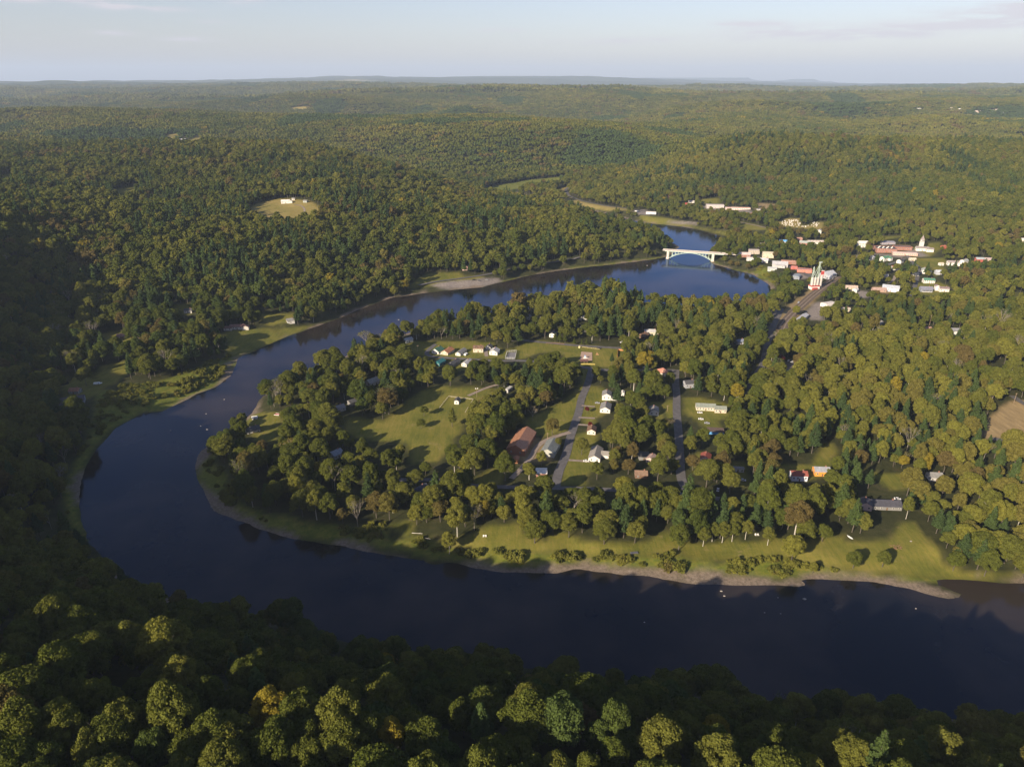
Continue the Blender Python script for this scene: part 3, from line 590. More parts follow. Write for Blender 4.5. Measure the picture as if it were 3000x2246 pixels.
def wallbox(mb, x0, x1, y0, y1, z1, rise=0, m=0):
    if rise:
        ym = (y0 + y1) / 2
        mb.add([(x0,y0,-1),(x1,y0,-1),(x1,y1,-1),(x0,y1,-1),(x0,y0,z1),(x1,y0,z1),(x1,y1,z1),(x0,y1,z1),(x0,ym,z1+rise),(x1,ym,z1+rise)],
               [(0,1,5,4),(2,3,7,6),(1,2,6,9,5),(3,0,4,8,7),(4,5,9,8),(6,7,8,9)], m)
    else: mb.box(x0, x1, y0, y1, -1, z1, m)
def windows(root, w, d, h, n, nf, floors=1, win=(1.0, 1.3), sides=(0,1,2,3), zoff=0):
    me = winmesh(*win); fh = h / floors
    for f in range(floors):
        z = fh * (f + .55) + zoff
        for s in sides:
            L_, k = ((w, n), (d, nf), (w, n), (d, nf))[s]
            for i in range(k):
                if s == 0 and f == 0 and i == k // 2: continue
                t = L_ * ((i + .5) / k - .5)
                loc, rz = [((t, -d/2, z), 0), ((w/2, t, z), pi/2), ((t, d/2, z), pi), ((-w/2, t, z), -pi/2)][s]
                put('window', me, root, loc, rz)
def building(u, v, w, d, h, rot, wc, rc, label, cat='house', style='gable', floors=1, n=3, nf=2, rise=None, chim=True, kind='shingle', dormers=0, porch=False, group=None, name=None, door=True, res=None, wings=(), extra=None, lift=0.0, wn=(1.0,1.3)):
    if group == 'buildings of the small town beyond the bridge' or group == 'school buildings': w *= .87; d *= .87; h *= .88; wings = [(a*.87, b*.87, c*.87, e*.87, f_*.88, q) for a, b, c, e, f_, q in wings]
    x, y, z = at(u, v)
    z = min(T1(x, y), T1(x + 3, y), T1(x - 3, y), T1(x, y - 3)) + .15 + lift
    root = empty(name or {'house':'house','cottage':'cottage'}.get(cat, cat.replace(' ', '_')), (x, y, z), radians(rot)); tag(root, label, cat, group)
    RES.append((x, y, (res if res is not None else max(w, d) * .55)))
    wm = plain(wc, .8, .12, .5, name='siding') if wc != BRICK else plain(BRICK, .9, .3, 1.0, name='brick'); rm = roofmat(rc, kind)
    rise = (d / 2 * .55 if rise is None else rise) if style in ('gable', 'hip', 'gambrel', 'pyramid') else 0
    mb = MB(); wallbox(mb, -w/2, w/2, -d/2, d/2, h, rise if style == 'gable' else (0 if style != 'gambrel' else rise * .55))
    rf = MB(); lst = []
    if style == 'gable': gable(rf, -w/2, w/2, -d/2, d/2, h, rise)
    elif style == 'gambrel':
        k = .28 * d; r1 = rise * 1.1; o_ = .4
        for sg in (-1, 1):
            a = [(-w/2 - o_, sg * (d/2 + o_), h - .3), (w/2 + o_, sg * (d/2 + o_), h - .3), (w/2 + o_, sg * (d/2 - k), h + r1), (-w/2 - o_, sg * (d/2 - k), h + r1)]
            b = [a[3], a[2], (w/2 + o_, 0, h + r1 * 1.45), (-w/2 - o_, 0, h + r1 * 1.45)]
            for q in (a, b): rf.add(q + [(p[0], p[1], p[2] + .2) for p in q], [(0,3,2,1),(4,5,6,7),(0,1,5,4),(1,2,6,5),(2,3,7,6),(3,0,4,7)])
        mb.add([(-w/2,-d/2,h),(w/2,-d/2,h),(w/2,d/2,h),(-w/2,d/2,h),(-w/2,-d/2+k,h+r1),(w/2,-d/2+k,h+r1),(w/2,d/2-k,h+r1),(-w/2,d/2-k,h+r1)],[(3,0,4,7),(1,2,6,5)])
    elif style in ('hip', 'pyramid'):
        o_ = .5; k = min(w, d) / 2 if style == 'hip' else w / 2; X = w/2 + o_; Y = d/2 + o_; kk = max(0, w/2 - k)
        rf.add([(-X,-Y,h-.05),(X,-Y,h-.05),(X,Y,h-.05),(-X,Y,h-.05),(-X,-Y,h+.15),(X,-Y,h+.15),(X,Y,h+.15),(-X,Y,h+.15),(-kk-.05,0,h+rise+.15),(kk+.05,0,h+rise+.15)],
               [(0,3,2,1),(0,1,5,4),(1,2,6,5),(2,3,7,6),(3,0,4,7),(4,5,9,8),(6,7,8,9),(5,6,9),(7,4,8)])
    elif style == 'flat':
        rf.box(-w/2 + .3, w/2 - .3, -d/2 + .3, d/2 - .3, h - .3, h + .02)
        for a, b in (((-w/2-.08, w/2+.08, -d/2-.08, -d/2+.3), 0), ((-w/2-.08, w/2+.08, d/2-.3, d/2+.08), 0), ((-w/2-.08, -w/2+.3, -d/2+.3, d/2-.3), 0), ((w/2-.3, w/2+.08, -d/2+.3, d/2-.3), 0)): rf.box(*a, h - .28, h + .5, 1)
    elif style == 'shed': 
        rf.add([(-w/2-.4,-d/2-.4,h),(w/2+.4,-d/2-.4,h),(w/2+.4,d/2+.4,h+.9),(-w/2-.4,d/2+.4,h+.9),(-w/2-.4,-d/2-.4,h+.2),(w/2+.4,-d/2-.4,h+.2),(w/2+.4,d/2+.4,h+1.1),(-w/2-.4,d/2+.4,h+1.1)],[(0,3,2,1),(4,5,6,7),(0,1,5,4),(1,2,6,5),(2,3,7,6),(3,0,4,7)])
    elif style == 'arch':
        k = 12; pts = [(d/2 * -cos(pi * i / k), h + d * .16 * sin(pi * i / k)) for i in range(k + 1)]
        for i in range(k): rf.add([(-w/2-.3,pts[i][0],pts[i][1]),(w/2+.3,pts[i][0],pts[i][1]),(w/2+.3,pts[i+1][0],pts[i+1][1]),(-w/2-.3,pts[i+1][0],pts[i+1][1])], [(0,1,2,3)])
        rf.add([(-w/2-.3, a, b) for a, b in pts], [tuple(range(k, -1, -1))]); rf.add([(w/2+.3, a, b) for a, b in pts], [tuple(range(k + 1))])
    mb.build('wall', wm, root)
    for (wx, wy, ww, wd, wh, wr) in wings:      # wing: centre, size, height, ridge direction 0 = x, 1 = y, 2 = flat
        m2 = MB(); r2 = MB()
        if wr == 2: wallbox(m2, -ww/2, ww/2, -wd/2, wd/2, wh); r2.box(-ww/2-.3, ww/2+.3, -wd/2-.3, wd/2+.3, wh, wh + .25)
        else:
            a, b = (ww, wd) if wr == 0 else (wd, ww); wallbox(m2, -a/2, a/2, -b/2, b/2, wh, b * .26); gable(r2, -a/2, a/2, -b/2, b/2, wh, b * .26)
        o1 = m2.build('wing', wm, root); o1.location = (wx, wy, 0); o1.rotation_euler = (0, 0, pi/2 if wr == 1 else 0); r2.build('roof', rm, o1)
        for q in (-.25, .25): put('window', winmesh(1, 1.2), o1, (q * a if wr != 2 else q * ww, -(b if wr != 2 else wd) / 2, wh * .55))
    roof = rf.build('roof', [rm, wm], root)
    if chim and style in ('gable', 'hip', 'gambrel'):
        m3 = MB(); cx = w * .22; m3.box(cx, cx + .8, -.2, .55, h + rise * .4, h + rise * (1 if style != 'gambrel' else 1.5) + 1.1); m3.build('chimney', CHIM, roof)
    if dormers:
        for i in range(dormers):
            cx = w * ((i + .5) / dormers - .5); m4 = MB(); y0 = -d/2 + .9; m4.box(cx - .9, cx + .9, y0, -.5, h + .2, h + rise * .72, 0)
            m4.add([(cx-1.15,y0-.3,h+rise*.68),(cx,y0-.3,h+rise*.95),(cx+1.15,y0-.3,h+rise*.68),(cx-1.15,-.3,h+rise*.68),(cx,-.3,h+rise*.95),(cx+1.15,-.3,h+rise*.68)],[(0,1,4,3),(1,2,5,4),(0,2,1),(3,4,5),(0,3,5,2)], 1)
            dm = m4.build('dormer', [wm, rm], roof); put('window', winmesh(.9, .9), dm, (cx, y0, h + rise * .42)) if False else None
            m5 = MB(); m5.box(cx - .5, cx + .5, y0 - .05, y0 + .02, h + rise * .25, h + rise * .6); m5.v = m5.v; m5.build('dormer_window', GLASS, roof)
    if n: windows(root, w, d, h, n, nf, floors, wn)
    if door:
        m6 = MB(); m6.box(-.5, .5, -d/2 - .07, -d/2 + .02, 0, 2.1); m6.build('door', DOORM, root)
    if porch:
        m7 = MB(); m7.box(-w*.4, w*.4, -d/2 - 2.4, -d/2 - .05, .1, .35); 
        for i in range(4): xx_ = -w*.38 + w*.76 * i / 3; m7.box(xx_ - .1, xx_ + .1, -d/2 - 2.3, -d/2 - 2.1, .35, 2.5)
        m7.build('porch', TRIM, root); m8 = MB(); m8.add([(-w*.42,-d/2-2.6,2.5),(w*.42,-d/2-2.6,2.5),(w*.42,-d/2-.05,3.0),(-w*.42,-d/2-.05,3.0),(-w*.42,-d/2-2.6,2.65),(w*.42,-d/2-2.6,2.65),(w*.42,-d/2-.05,3.15),(-w*.42,-d/2-.05,3.15)],[(0,3,2,1),(4,5,6,7),(0,1,5,4),(1,2,6,5),(2,3,7,6),(3,0,4,7)]); m8.build('porch_roof', rm, root)
    if extra: extra(root, w, d, h)
    return root
GREY = (.20,.195,.19); DGREY = (.07,.07,.075); BROWN = (.15,.09,.06); RED = (.25,.075,.055); ORANGE = (.36,.16,.08); GREEN = (.05,.13,.09); TEAL = (.03,.14,.15); TAN = (.40,.31,.22); LGREY = (.42,.41,.40); BLUE = (.10,.30,.60)
G1 = 'village houses on the river bend'; G2 = 'buildings of the small town beyond the bridge'
b_ = building
# village on the bend: u, v, length, width, height, turn, wall, roof, label
b_(1283,1032,11,9,3.2,62,WHITE,GREEN,'low white house with a dark green roof, leftmost along the lane below the pines',group=G1,porch=True)
b_(1312,1034,14,8.5,2.8,64,CREAM,ORANGE,'narrow cream house with a rusty orange roof slope, right of the green-roofed one',group=G1)
b_(1351,1036,15,6,2.8,66,WHITE,GREY,'long narrow white mobile home under a pale grey roof on the lane',group=G1,cat='mobile home',chim=False)
b_(1402,1029,11,8,4.6,-4,CREAM,BROWN,'cream two storey cottage with a brown roof and two dormers facing the lawn',group=G1,cat='cottage',dormers=2,floors=1)
b_(1433,1021,7,6,2.8,70,WHITE,DGREY,'tiny white house with a dark roof right of the dormered cottage',group=G1,n=2,nf=1)
b_(1449,1036,10,9,3.5,75,WHITE,LGREY,'white house half hidden behind the big tree beside the fenced playing court',group=G1)
b_(1331,1068,14,6.5,3,60,GREY,DGREY,'dark grey house in tree shade below the lane',group=G1)
b_(1368,1068,13,6,3,66,WHITE,LGREY,'white house with a light grey roof below the lane, beside the dark grey one',group=G1)
b_(1289,1066,11,7,3,60,TEAL,TEAL,'teal roofed cabin in deep shade below the lane junction',group=G1,cat='cabin',chim=False)
b_(1340,1180,6.5,4.2,3.2,80,WHITE,DGREY,'small white shed with a dark roof standing alone in the fenced lawn',cat='shed',chim=False,n=1,nf=1)
b_(1490,1145,9,4,2.8,60,LGREY,LGREY,'pale trailer with a curved metal roof at the edge of the grove',cat='trailer',style='arch',n=2,nf=0)
b_(1692,934,10,9,5.5,-6,WHITE,GREY,'white two storey house with a grey roof near the far river bank',group=G1,floors=2,wings=[(8.5,0,6,5,3,0)])
b_(1711,969,9,8,3.4,20,WHITE,LGREY,'white house wrapped in trees below the two storey grey-roofed one',group=G1)
b_(1621,985,10,7,4,70,WHITE,DGREY,'white gabled house with a dark roof by the far road, left of the round firs',group=G1)
b_(1908,979,16,8,4,-5,CREAM,LGREY,'cream long house with a pale hipped roof beside the dark purple tree',group=G1,style='hip')
b_(1884,988,10,8,3.2,40,BROWN,BROWN,'brown house in trees just left of the cream hipped one',group=G1,cat='cottage')
b_(1941,1098,9.5,9,4,-3,CREAM,(.48,.22,.16),'cream house with a salmon pyramid roof and one dormer',group=G1,style='hip',rise=3.4,dormers=1,chim=False)
b_(1777,1166,10,8,4.6,80,WHITE,GREY,'white house with a brown-grey roof, uppermost right of the main street',group=G1,wings=[(-2,-7,5,5,2.6,2)])
b_(1774,1201,13,9,3.4,78,WHITE,GREY,'white fronted house with a wide grey roof above the red-leaved bush',group=G1)
b_(1824,1156,5,3,2.6,80,WHITE,WHITE,'little white garden shed behind the uppermost street house',cat='shed',chim=False,n=0,door=True)
b_(1733,1266,9,7,3,80,(.66,.58,.5),BROWN,'small house with a brown roof and a pale front under the big green tree',group=G1,cat='cottage')
b_(1745,1337,18,9,3,76,WHITE,(.24,.22,.20),'long white ranch house with a grey-brown gable roof and a side wing',group=G1,n=5,wings=[(2,-7.5,7,6,2.8,1)],chim=False)
b_(1528,1305,34,15,5,73,(.26,.12,.07),(.30,.15,.09),'large rusty brown metal-roofed hall in the middle of the village',cat='hall',name='hall',kind='metal',chim=False,n=6,res=15)
b_(1512,1352,5,4,3,75,ORANGE,ORANGE,'little orange porch hut with a white door below the rusty hall',cat='hut',chim=False,n=0)
b_(1613,1322,20,11,4.2,72,(.36,.36,.32),(.17,.18,.17),'dark grey-green barn-like house left of the main street',cat='barn',name='barn',kind='metal',chim=False,n=4,res=10)
b_(1586,1391,8,6.5,3,-2,BRICK,WHITE,'square hut with a bright white flat roof over dark red walls',cat='hut',style='shed',chim=False,n=2)
b_(1915,1210,10,8,3.6,82,WHITE,GREY,'white house with grey gable roof and low left annex near the right-hand street',group=G1,wings=[(-1,6.5,7,5,2.6,1)])
b_(2066,1198,17,7.5,3.4,-7,CREAM,(.20,.22,.19),'long cream building with a grey-green roof at the edge of a gravel yard',cat='lodge',name='lodge',n=7,chim=False,res=9)
b_(2109,1205,10,7,3.4,-7,CREAM,(.20,.22,.19),'shorter cream building with a grey-green roof, end on to the long one',cat='lodge',name='lodge',n=4,chim=False)
b_(2096,1268,13,6,2.4,-6,BLUE,(.10,.07,.06),'low shed with bright blue walls in the shade of the trees',cat='shed',style='shed',chim=False,n=0,door=False)
b_(2066,1348,9,7.5,3.4,70,WHITE,RED,'white cottage with a bright red roof near the right-hand street',group=G1,cat='cottage',wings=[(-6,0,4,4,3,0)],kind='metal')
b_(1885,1342,8,7,3,-2,GREY,DGREY,'grey shed with a flat dark roof in full shade',cat='shed',style='shed',chim=False,n=1)
b_(1908,1350,8,6,3.2,60,(.5,.38,.33),(.33,.24,.22),'small pinkish gabled house tucked behind a tree',group=G1,n=2)
b_(1877,1395,9,7,3,-5,BROWN,(.20,.13,.09),'brown roofed cabin behind the small yellow tree',cat='cabin',n=2)
b_(2160,1379,9,4,2.6,-6,LGREY,GREY,'grey caravan-like trailer parked in a shaded yard',cat='trailer',chim=False,style='arch',n=3,nf=0)
b_(2337,1402,11.5,7.5,4.6,-3,(.60,.62,.68),RED,'pale blue-white house with a dull red roof by the lower lawns',group=G1,n=4)
def _deck(r, w, d, h):
    m = MB(); m.box(1, 9, -d/2 - 4.5, -d/2 - .1, .6, .8)
    for i in range(9): m.box(1 + i, 1.1 + i, -d/2 - 4.5, -d/2 - 4.4, .8, 1.8)
    m.box(1, 9, -d/2 - 4.5, -d/2 - 4.4, 1.75, 1.85); m.build('deck', plain((.40,.24,.12), .8, .3, 1, name='timber'), r)
b_(2404,1388,11,7.5,4,-4,(.62,.27,.05),(.27,.28,.31),'orange walled house with a blue-grey roof and timber deck',group=G1,n=3,extra=_deck)
b_(2533,1486,8,8,4,70,(.55,.42,.38),(.10,.09,.10),'dark house with one pale pink gable sticking out of the shade',group=G1,n=2)
b_(2590,1484,20,9,3,-4,GREY,(.06,.06,.075),'wide dark roofed house in shade with a round dish beside it',group=G1,n=5)
b_(2736,1402,9,8,3.2,-5,LGREY,GREY,'grey roof showing between spruces near the right-hand lane',group=G1)
b_(1231,1450,12,9,3.4,50,(.10,.11,.14),(.055,.06,.08),'dark blue-grey barn-roofed house with white dormers in deep shade',group=G1,style='gambrel',dormers=3)
b_(1094,1123,15,10,3.2,48,WHITE,(.30,.29,.27),'low house with a wide pale grey roof at the left end of the village',group=G1)
b_(1035,1183,9,7,3,40,GREY,DGREY,'dark roofed hut left of the hedge, wholly in shade',cat='hut',n=2)
b_(990,1203,12,8,3,40,LGREY,(.20,.20,.21),'grey roofed house under the trees left of the big lawn',group=G1)
b_(985,1336,9,8,3.2,50,LGREY,(.28,.31,.36),'pale blue-grey roofed cottage deep in the left grove',cat='cottage',group=G1)
b_(747,1227,4.5,3,2.4,15,WHITE,WHITE,'tiny white shed on the lawn at the river-bend tip',cat='shed',chim=False,n=0)
b_(741,1262,11,8,3.2,30,(.45,.44,.42),DGREY,'dark roofed house with a white gable on the shaded lawn at the bend tip',group=G1)
b_(1548,934,8,6,3.2,70,WHITE,GREY,'white gabled house deep among the trees near the far shore',group=G1,n=2)
b_(1432,938,10,7,3,20,(.25,.28,.34),(.16,.19,.25),'blue-grey roof under the pines near the far shore',group=G1,n=2)
b_(2167,1006,10,7,3,15,(.4,.42,.46),(.20,.23,.30),'blue-grey roofed house in the woods left of the hill street',group=G1,n=2)
b_(2308,1096,8,6,2.8,-10,(.3,.34,.3),(.08,.17,.12),'low green roofed hut below the parked cars in the woods',cat='hut',n=1,chim=False)
b_(1195,1001,10,7,3,40,(.5,.5,.48),(.33,.34,.36),'pale grey roofed house behind the tall pines at the left',group=G1,n=2)
# left bank
G3 = 'cabins on the wooded left bank'
b_(697,962,17,7,3.2,8,(.55,.50,.45),(.20,.11,.09),'long riverside lodge with red-brown roof sections and a deck on the left bank',cat='lodge',name='lodge',group=G3,n=6,wings=[(-10,-4,9,6,3,0),(10,-3,7,6,3,1)])
b_(553,914,9,6,3,5,WHITE,DGREY,'small white cabin with a dark roof up among the left-bank trees',cat='cabin',group=G3,n=3)
b_(358,989,9,7,3,20,BROWN,(.22,.13,.11),'brown cabin with white furniture in a glade on the left bank',cat='cabin',group=G3,n=2)
b_(851,942,9,7,3.4,25,WHITE,GREY,'white and grey cabin nearest the gravel landing on the left bank',cat='cabin',group=G3,n=2)
b_(222,1150,9,7,3,2,GREY,(.34,.17,.11),'house with a sunlit orange-brown roof by the dark pond',group=G3,n=2)
b_(213,1178,20,10,3,24,(.22,.23,.28),(.07,.065,.08),'large dark grey roofed house in shade below the pond',group=G3,n=4)
b_(1361,790,8,7,3.4,20,(.6,.42,.38),(.36,.22,.20),'pink gabled cottage above the gravel boat landing',cat='cottage',group=G3,n=2)
# hilltop farms
b_(838,595,16,8,4,10,WHITE,WHITE,'white farmhouse with twin gables on the bare hilltop field',cat='farmhouse',n=3,wings=[(8,-3,8,7,4,1)],res=6)
b_(860,586,5,4,3,0,WHITE,GREY,'tiny shed behind the hilltop farmhouse',cat='shed',chim=False,n=0)
b_(896,593,8,5,3,-20,(.3,.33,.3),GREY,'grey-green shed at the right edge of the hilltop field',cat='shed',chim=False,n=0)
b_(536,414,24,11,6,0,(.30,.27,.27),(.34,.33,.36),'long grey barn in the distant ridge-top clearing',cat='barn',name='barn',chim=False,n=0,kind='metal')
b_(504,421,12,9,5,0,BRICK,(.34,.12,.09),'red house beside the distant ridge-top barn',n=0)
b_(565,415,6,5,3,0,WHITE,WHITE,'small white shed right of the distant ridge-top barn',cat='shed',chim=False,n=0)
for k,(a,c,w_) in enumerate([(378,596,8),(390,599,7),(404,594,10),(416,596,9)]): b_(a,c,w_,6,3.2,R.uniform(-20,20),WHITE,(LGREY,TAN,WHITE,LGREY)[k],('leftmost of four pale sheds','second from left of four pale sheds','third from left of four pale sheds','rightmost of four pale sheds')[k]+' in the narrow hillside clearing',cat='shed',chim=False,n=0,group='pale sheds in the hillside clearing')
b_(1312,292,16,10,7,0,WHITE,WHITE,'lone white house on the far forested plateau',n=0,chim=False)
b_(844,322,8,6,8,0,WHITE,WHITE,'small white tower-like hut by the far left pasture',cat='hut',n=0,chim=False,door=False)
# town
b_(1999,578,17,9,6,-4,WHITE,WHITE,'white flat-roofed building at the foot of the forest, left end of town',group=G2,style='flat',floors=2,n=5)
b_(1954,582,14,9,4,0,(.25,.13,.1),BROWN,'brown building half buried in trees left of the white flat-roofed one',group=G2)
b_(2025,594,15,8,3.5,-5,WHITE,(.5,.45,.4),'low white garage with a tan roof below the long meadow',group=G2,cat='garage',n=3,chim=False)
b_(2009,601,16,8,3.5,-8,(.32,.07,.06),(.36,.08,.07),'low red building in front of the white garage',group=G2,cat='shop')
b_(1985,592,10,6,3,0,ORANGE,(.4,.18,.12),'small rust coloured shed left of the low red building',group=G2,cat='shed',chim=False)
b_(2094,608,44,22,5,-6,(.45,.40,.38),(.44,.39,.37),'big warehouse with a pale arched roof at the hill foot',cat='warehouse',style='arch',chim=False,n=6,res=20,group=G2)
b_(2161,614,62,12,4.5,-7,(.62,.50,.46),(.40,.17,.13),'long low shopping building with a red roof edge and a parking lot in front',cat='shop',name='shop',chim=False,n=14,style='flat',res=28,group=G2)
b_(2221,617,9,6,3,-10,WHITE,WHITE,'small white hut right of the long shop building',cat='hut',chim=False,n=2,group=G2)
b_(2240,637,9,9,6,50,WHITE,WHITE,'tall white gabled house below the shop parking lot',group=G2,floors=2)
b_(2233,724,12,10,6,-8,WHITE,CREAM,'cream two storey house with a hipped roof above the bridge road',group=G2,style='hip',floors=2,wings=[(-9,0,6,6,3,2)])
b_(2208,743,20,10,7,-8,(.45,.38,.32),(.36,.34,.36),'flat roofed block with a dark balcony front on the main street',group=G2,style='flat',floors=2,n=6,cat='shop')
b_(2181,752,20,12,5,-10,BRICK,(.50,.42,.40),'red brick shop with a pinkish metal roof near the bridge end',group=G2,cat='shop',kind='metal',n=5,chim=False)
b_(2249,754,20,11,9,-12,(.62,.55,.40),(.45,.42,.36),'cream three storey block with rows of windows on the main street',group=G2,style='flat',floors=3,n=8,cat='hotel')
b_(2197,763,12,8,4,-20,WHITE,LGREY,'white low house on the river side of the brick shop',group=G2)
b_(2238,768,14,9,5,-22,WHITE,(.42,.42,.46),'white fronted shop with a grey roof below the cream block',group=G2,cat='shop')
b_(2284,780,26,15,5,-16,(.45,.44,.44),(.40,.40,.42),'large hall with a stepped pale grey roof beside the river bluff',group=G2,cat='hall',kind='metal',n=5,chim=False,wings=[(0,-10,16,7,4,2)])
b_(2262,789,15,9,4,-18,(.45,.47,.45),(.52,.53,.52),'pale roofed annex on the bluff in front of the large hall',group=G2,cat='annex',style='shed',n=3,chim=False)
b_(2294,711,15,9,3.6,-30,(.45,.42,.38),BLUE,'bright blue roofed building among trees above the main street',group=G2)
b_(2388,714,32,9,4.5,-3,WHITE,(.46,.40,.36),'long white building with five small gables facing the street',group=G2,dormers=5,n=8,chim=False)
b_(2357,716,20,11,4,-25,BRICK,(.30,.33,.31),'brick building with a grey-green roof left of the five-gabled one',group=G2,cat='shop')
b_(2338,705,14,9,4,0,(.4,.22,.17),(.38,.22,.17),'brown roofed house behind the grey-green roofed one',group=G2)
b_(2400,683,13,9,5.5,60,WHITE,LGREY,'white house with pointed gables below the cemetery',group=G2,floors=2,wings=[(0,6,6,6,4,0)])
b_(2526,723,17,13,8,-4,WHITE,WHITE,'tall white three storey house standing alone right of the wooded middle',group=G2,floors=3,n=4,chim=False)
def _hv(r, w, d, h):
    m = MB()
    for i in range(14): x_ = -w*.42 + w*.84*((i*5)%14)/14; y_ = -d*.3 + d*.6*((i*3)%7)/7; m.box(x_-.7, x_+.7, y_-.6, y_+.6, h+.1, h+1.3)
    m.build('rooftop_vent', TRIM, r)
b_(2592,736,36,26,7,-12,BRICK,(.06,.06,.07),'red brick school block with a dark flat roof full of vents',cat='school',name='school',style='flat',n=9,floors=2,res=20,group='school buildings',extra=_hv)
b_(2642,731,32,14,6,-8,BRICK,(.05,.065,.08),'red brick school wing with a dark blue-grey flat roof',cat='school',name='school',style='flat',n=9,nf=3,res=17,group='school buildings')
b_(2650,747,42,10,4,-16,(.55,.38,.32),(.45,.43,.44),'low pink-fronted school wing with a pale roof facing the car park',cat='school',name='school',style='flat',n=12,nf=2,res=18,group='school buildings')
b_(2600,715,26,10,4,-3,(.3,.27,.3),(.28,.27,.31),'grey roofed building behind the school',group=G2,style='shed',n=5,chim=False)
b_(2552,761,9,8,5,40,WHITE,LGREY,'small white gabled barn below the school road',cat='barn',name='barn',group=G2,n=1,chim=False)
b_(2591,763,17,9,6,30,WHITE,(.08,.20,.12),'rambling white house with a green roof below the school',group=G2,floors=2,wings=[(7,-5,7,8,5,1)])
b_(2636,770,11,8,5,40,WHITE,DGREY,'white house with a dark roof right of the green-roofed one',group=G2)
b_(2624,790,14,9,4.5,-6,WHITE,RED,'white house with a bright red roof and red chimneys',group=G2,wings=[(3,-7,7,5,4,1)])
b_(2700,734,22,10,5,-16,WHITE,(.24,.21,.20),'white church hall with a brown-grey roof beside the steeple',cat='church hall',name='church_hall',n=6,chim=False,res=13,wings=[(12,-6,12,9,5,0)],group=G2)
b_(2789,776,17,9,5,-10,WHITE,(.30,.26,.25),'white house with two gable fronts on the far grassy slope',group=G2,wings=[(6,-5,7,7,4.5,1)])
b_(2823,771,14,8,5,30,WHITE,(.35,.37,.35),'white house with a grey-green roof right of the twin-gabled one',group=G2)
b_(2868,766,13,9,5,-8,(.34,.08,.06),(.33,.36,.38),'red barn with a grey roof at the right end of the town',cat='barn',name='barn',group=G2,n=1,chim=False)
b_(2890,763,18,7,3,-5,(.45,.36,.34),(.42,.33,.32),'low pinkish roofed shed right of the red barn',cat='shed',group=G2,n=3,chim=False)
b_(2763,728,8,7,4,10,(.38,.10,.06),(.35,.12,.08),'small red house behind the white-flowered tree',group=G2,n=1)
b_(2708,799,16,10,5,65,WHITE,(.36,.38,.34),'white house end-on with a grey-green roof on the hill road',group=G2,wings=[(-4,-7,6,6,4,0)])
b_(2752,803,14,9,4.5,-6,(.42,.44,.50),(.42,.45,.50),'blue-grey house on the slope right of the end-on white house',group=G2)
b_(2719,828,17,9,5,-8,WHITE,(.08,.19,.13),'cream-white house with a green roof just above the blue-grey porch house',group=G2,floors=2,n=5)
b_(2711,853,18,9,5,-6,(.20,.22,.27),(.20,.20,.25),'blue-grey house with white trim and a long front porch',group=G2,porch=True,n=5)
b_(2763,853,14,8,5,-8,WHITE,(.20,.15,.15),'bright white house with a brown roof right of the blue-grey porch house',group=G2,n=3,wings=[(-8,6,6,6,7,1)])
b_(2672,763,11,7,3,-5,CREAM,CREAM,'small cream hut by the bend of the hill road',cat='hut',group=G2,n=2,chim=False)
b_(2756,777,7,6,3,0,WHITE,CREAM,'little white garage in the middle of the grassy slope',cat='garage',group=G2,n=0,chim=False)
b_(2589,812,12,7,3.5,-20,WHITE,LGREY,'white shed beside the dark tree shadow below the red-roofed house',cat='shed',group=G2,n=1,chim=False)
b_(2681,808,8,7,4,20,WHITE,CREAM,'narrow pale house hidden among spruces left of the end-on white house',group=G2,n=1)
b_(2333,815,17,12,4,60,(.22,.24,.28),(.22,.25,.29),'dark blue-grey round-roofed barn left of the grain silos',cat='barn',name='barn',style='arch',group=G2,n=1,chim=False)
b_(2356,797,24,11,5,-18,(.50,.18,.13),(.20,.18,.21),'red-fronted long building with white windows behind the silos',cat='shop',style='flat',group=G2,n=7)
b_(2326,788,11,8,4,-20,(.45,.10,.08),(.40,.37,.36),'small red and white building left of the red-fronted one',cat='shop',style='flat',group=G2,n=3)
b_(2310,773,26,9,4,-14,BRICK,(.32,.18,.14),'row of brown roofed shops behind the large pale hall',cat='shop',name='shop',group=G2,n=6)
b_(2424,812,22,18,6,28,(.33,.33,.35),(.42,.43,.46),'grey feed mill hall with a broken roofline right of the silos',cat='mill',name='mill',kind='metal',group=G2,n=3,chim=False,wings=[(-8,-11,9,8,4,1)])
b_(2426,897,18,14,4,25,WHITE,(.52,.48,.46),'pale hall with a rounded roof beside the gravel yard',cat='hall',style='arch',group=G2,n=3,chim=False)
b_(2493,847,18,9,3.5,-14,CREAM,(.42,.33,.27),'tan roofed house at the head of the small paved yard',group=G2,n=3)
b_(2505,855,9,7,4,50,WHITE,WHITE,'tiny white gabled house beside the tan roofed one',group=G2,n=1,chim=False)
b_(2574,853,20,10,3,-8,(.38,.26,.21),(.36,.25,.21),'low brown building between the yard and the tall grey-white hall',cat='shed',group=G2,n=3,chim=False)
b_(2608,852,24,12,6,-28,(.50,.53,.60),(.38,.41,.46),'tall pale blue-white metal hall at the edge of the lower woods',cat='hall',name='hall',kind='metal',group=G2,n=4,chim=False)
b_(2476,911,12,8,3,-6,CREAM,(.38,.33,.28),'cream house peeping out of the woods right of the gravel yard',group=G2,n=2)
b_(2346,941,40,8,5,52,(.52,.52,.54),(.44,.44,.47),'long pale roofed shed lying beside the railway',cat='shed',name='shed',group=G2,kind='metal',n=0,chim=False,res=12)
b_(2575,953,11,7,4,45,WHITE,LGREY,'lone white gabled house in the woods right of the railway',group=G2,n=1,chim=False)
b_(2709,969,14,9,3,-5,WHITE,(.32,.19,.15),'white house with a brown roof in the right-hand woods',group=G2)
b_(2802,974,15,9,3.5,-6,WHITE,(.22,.22,.24),'grey roofed house with a white gable in the right-hand woods',group=G2,wings=[(-6,-6,6,6,3,1)])
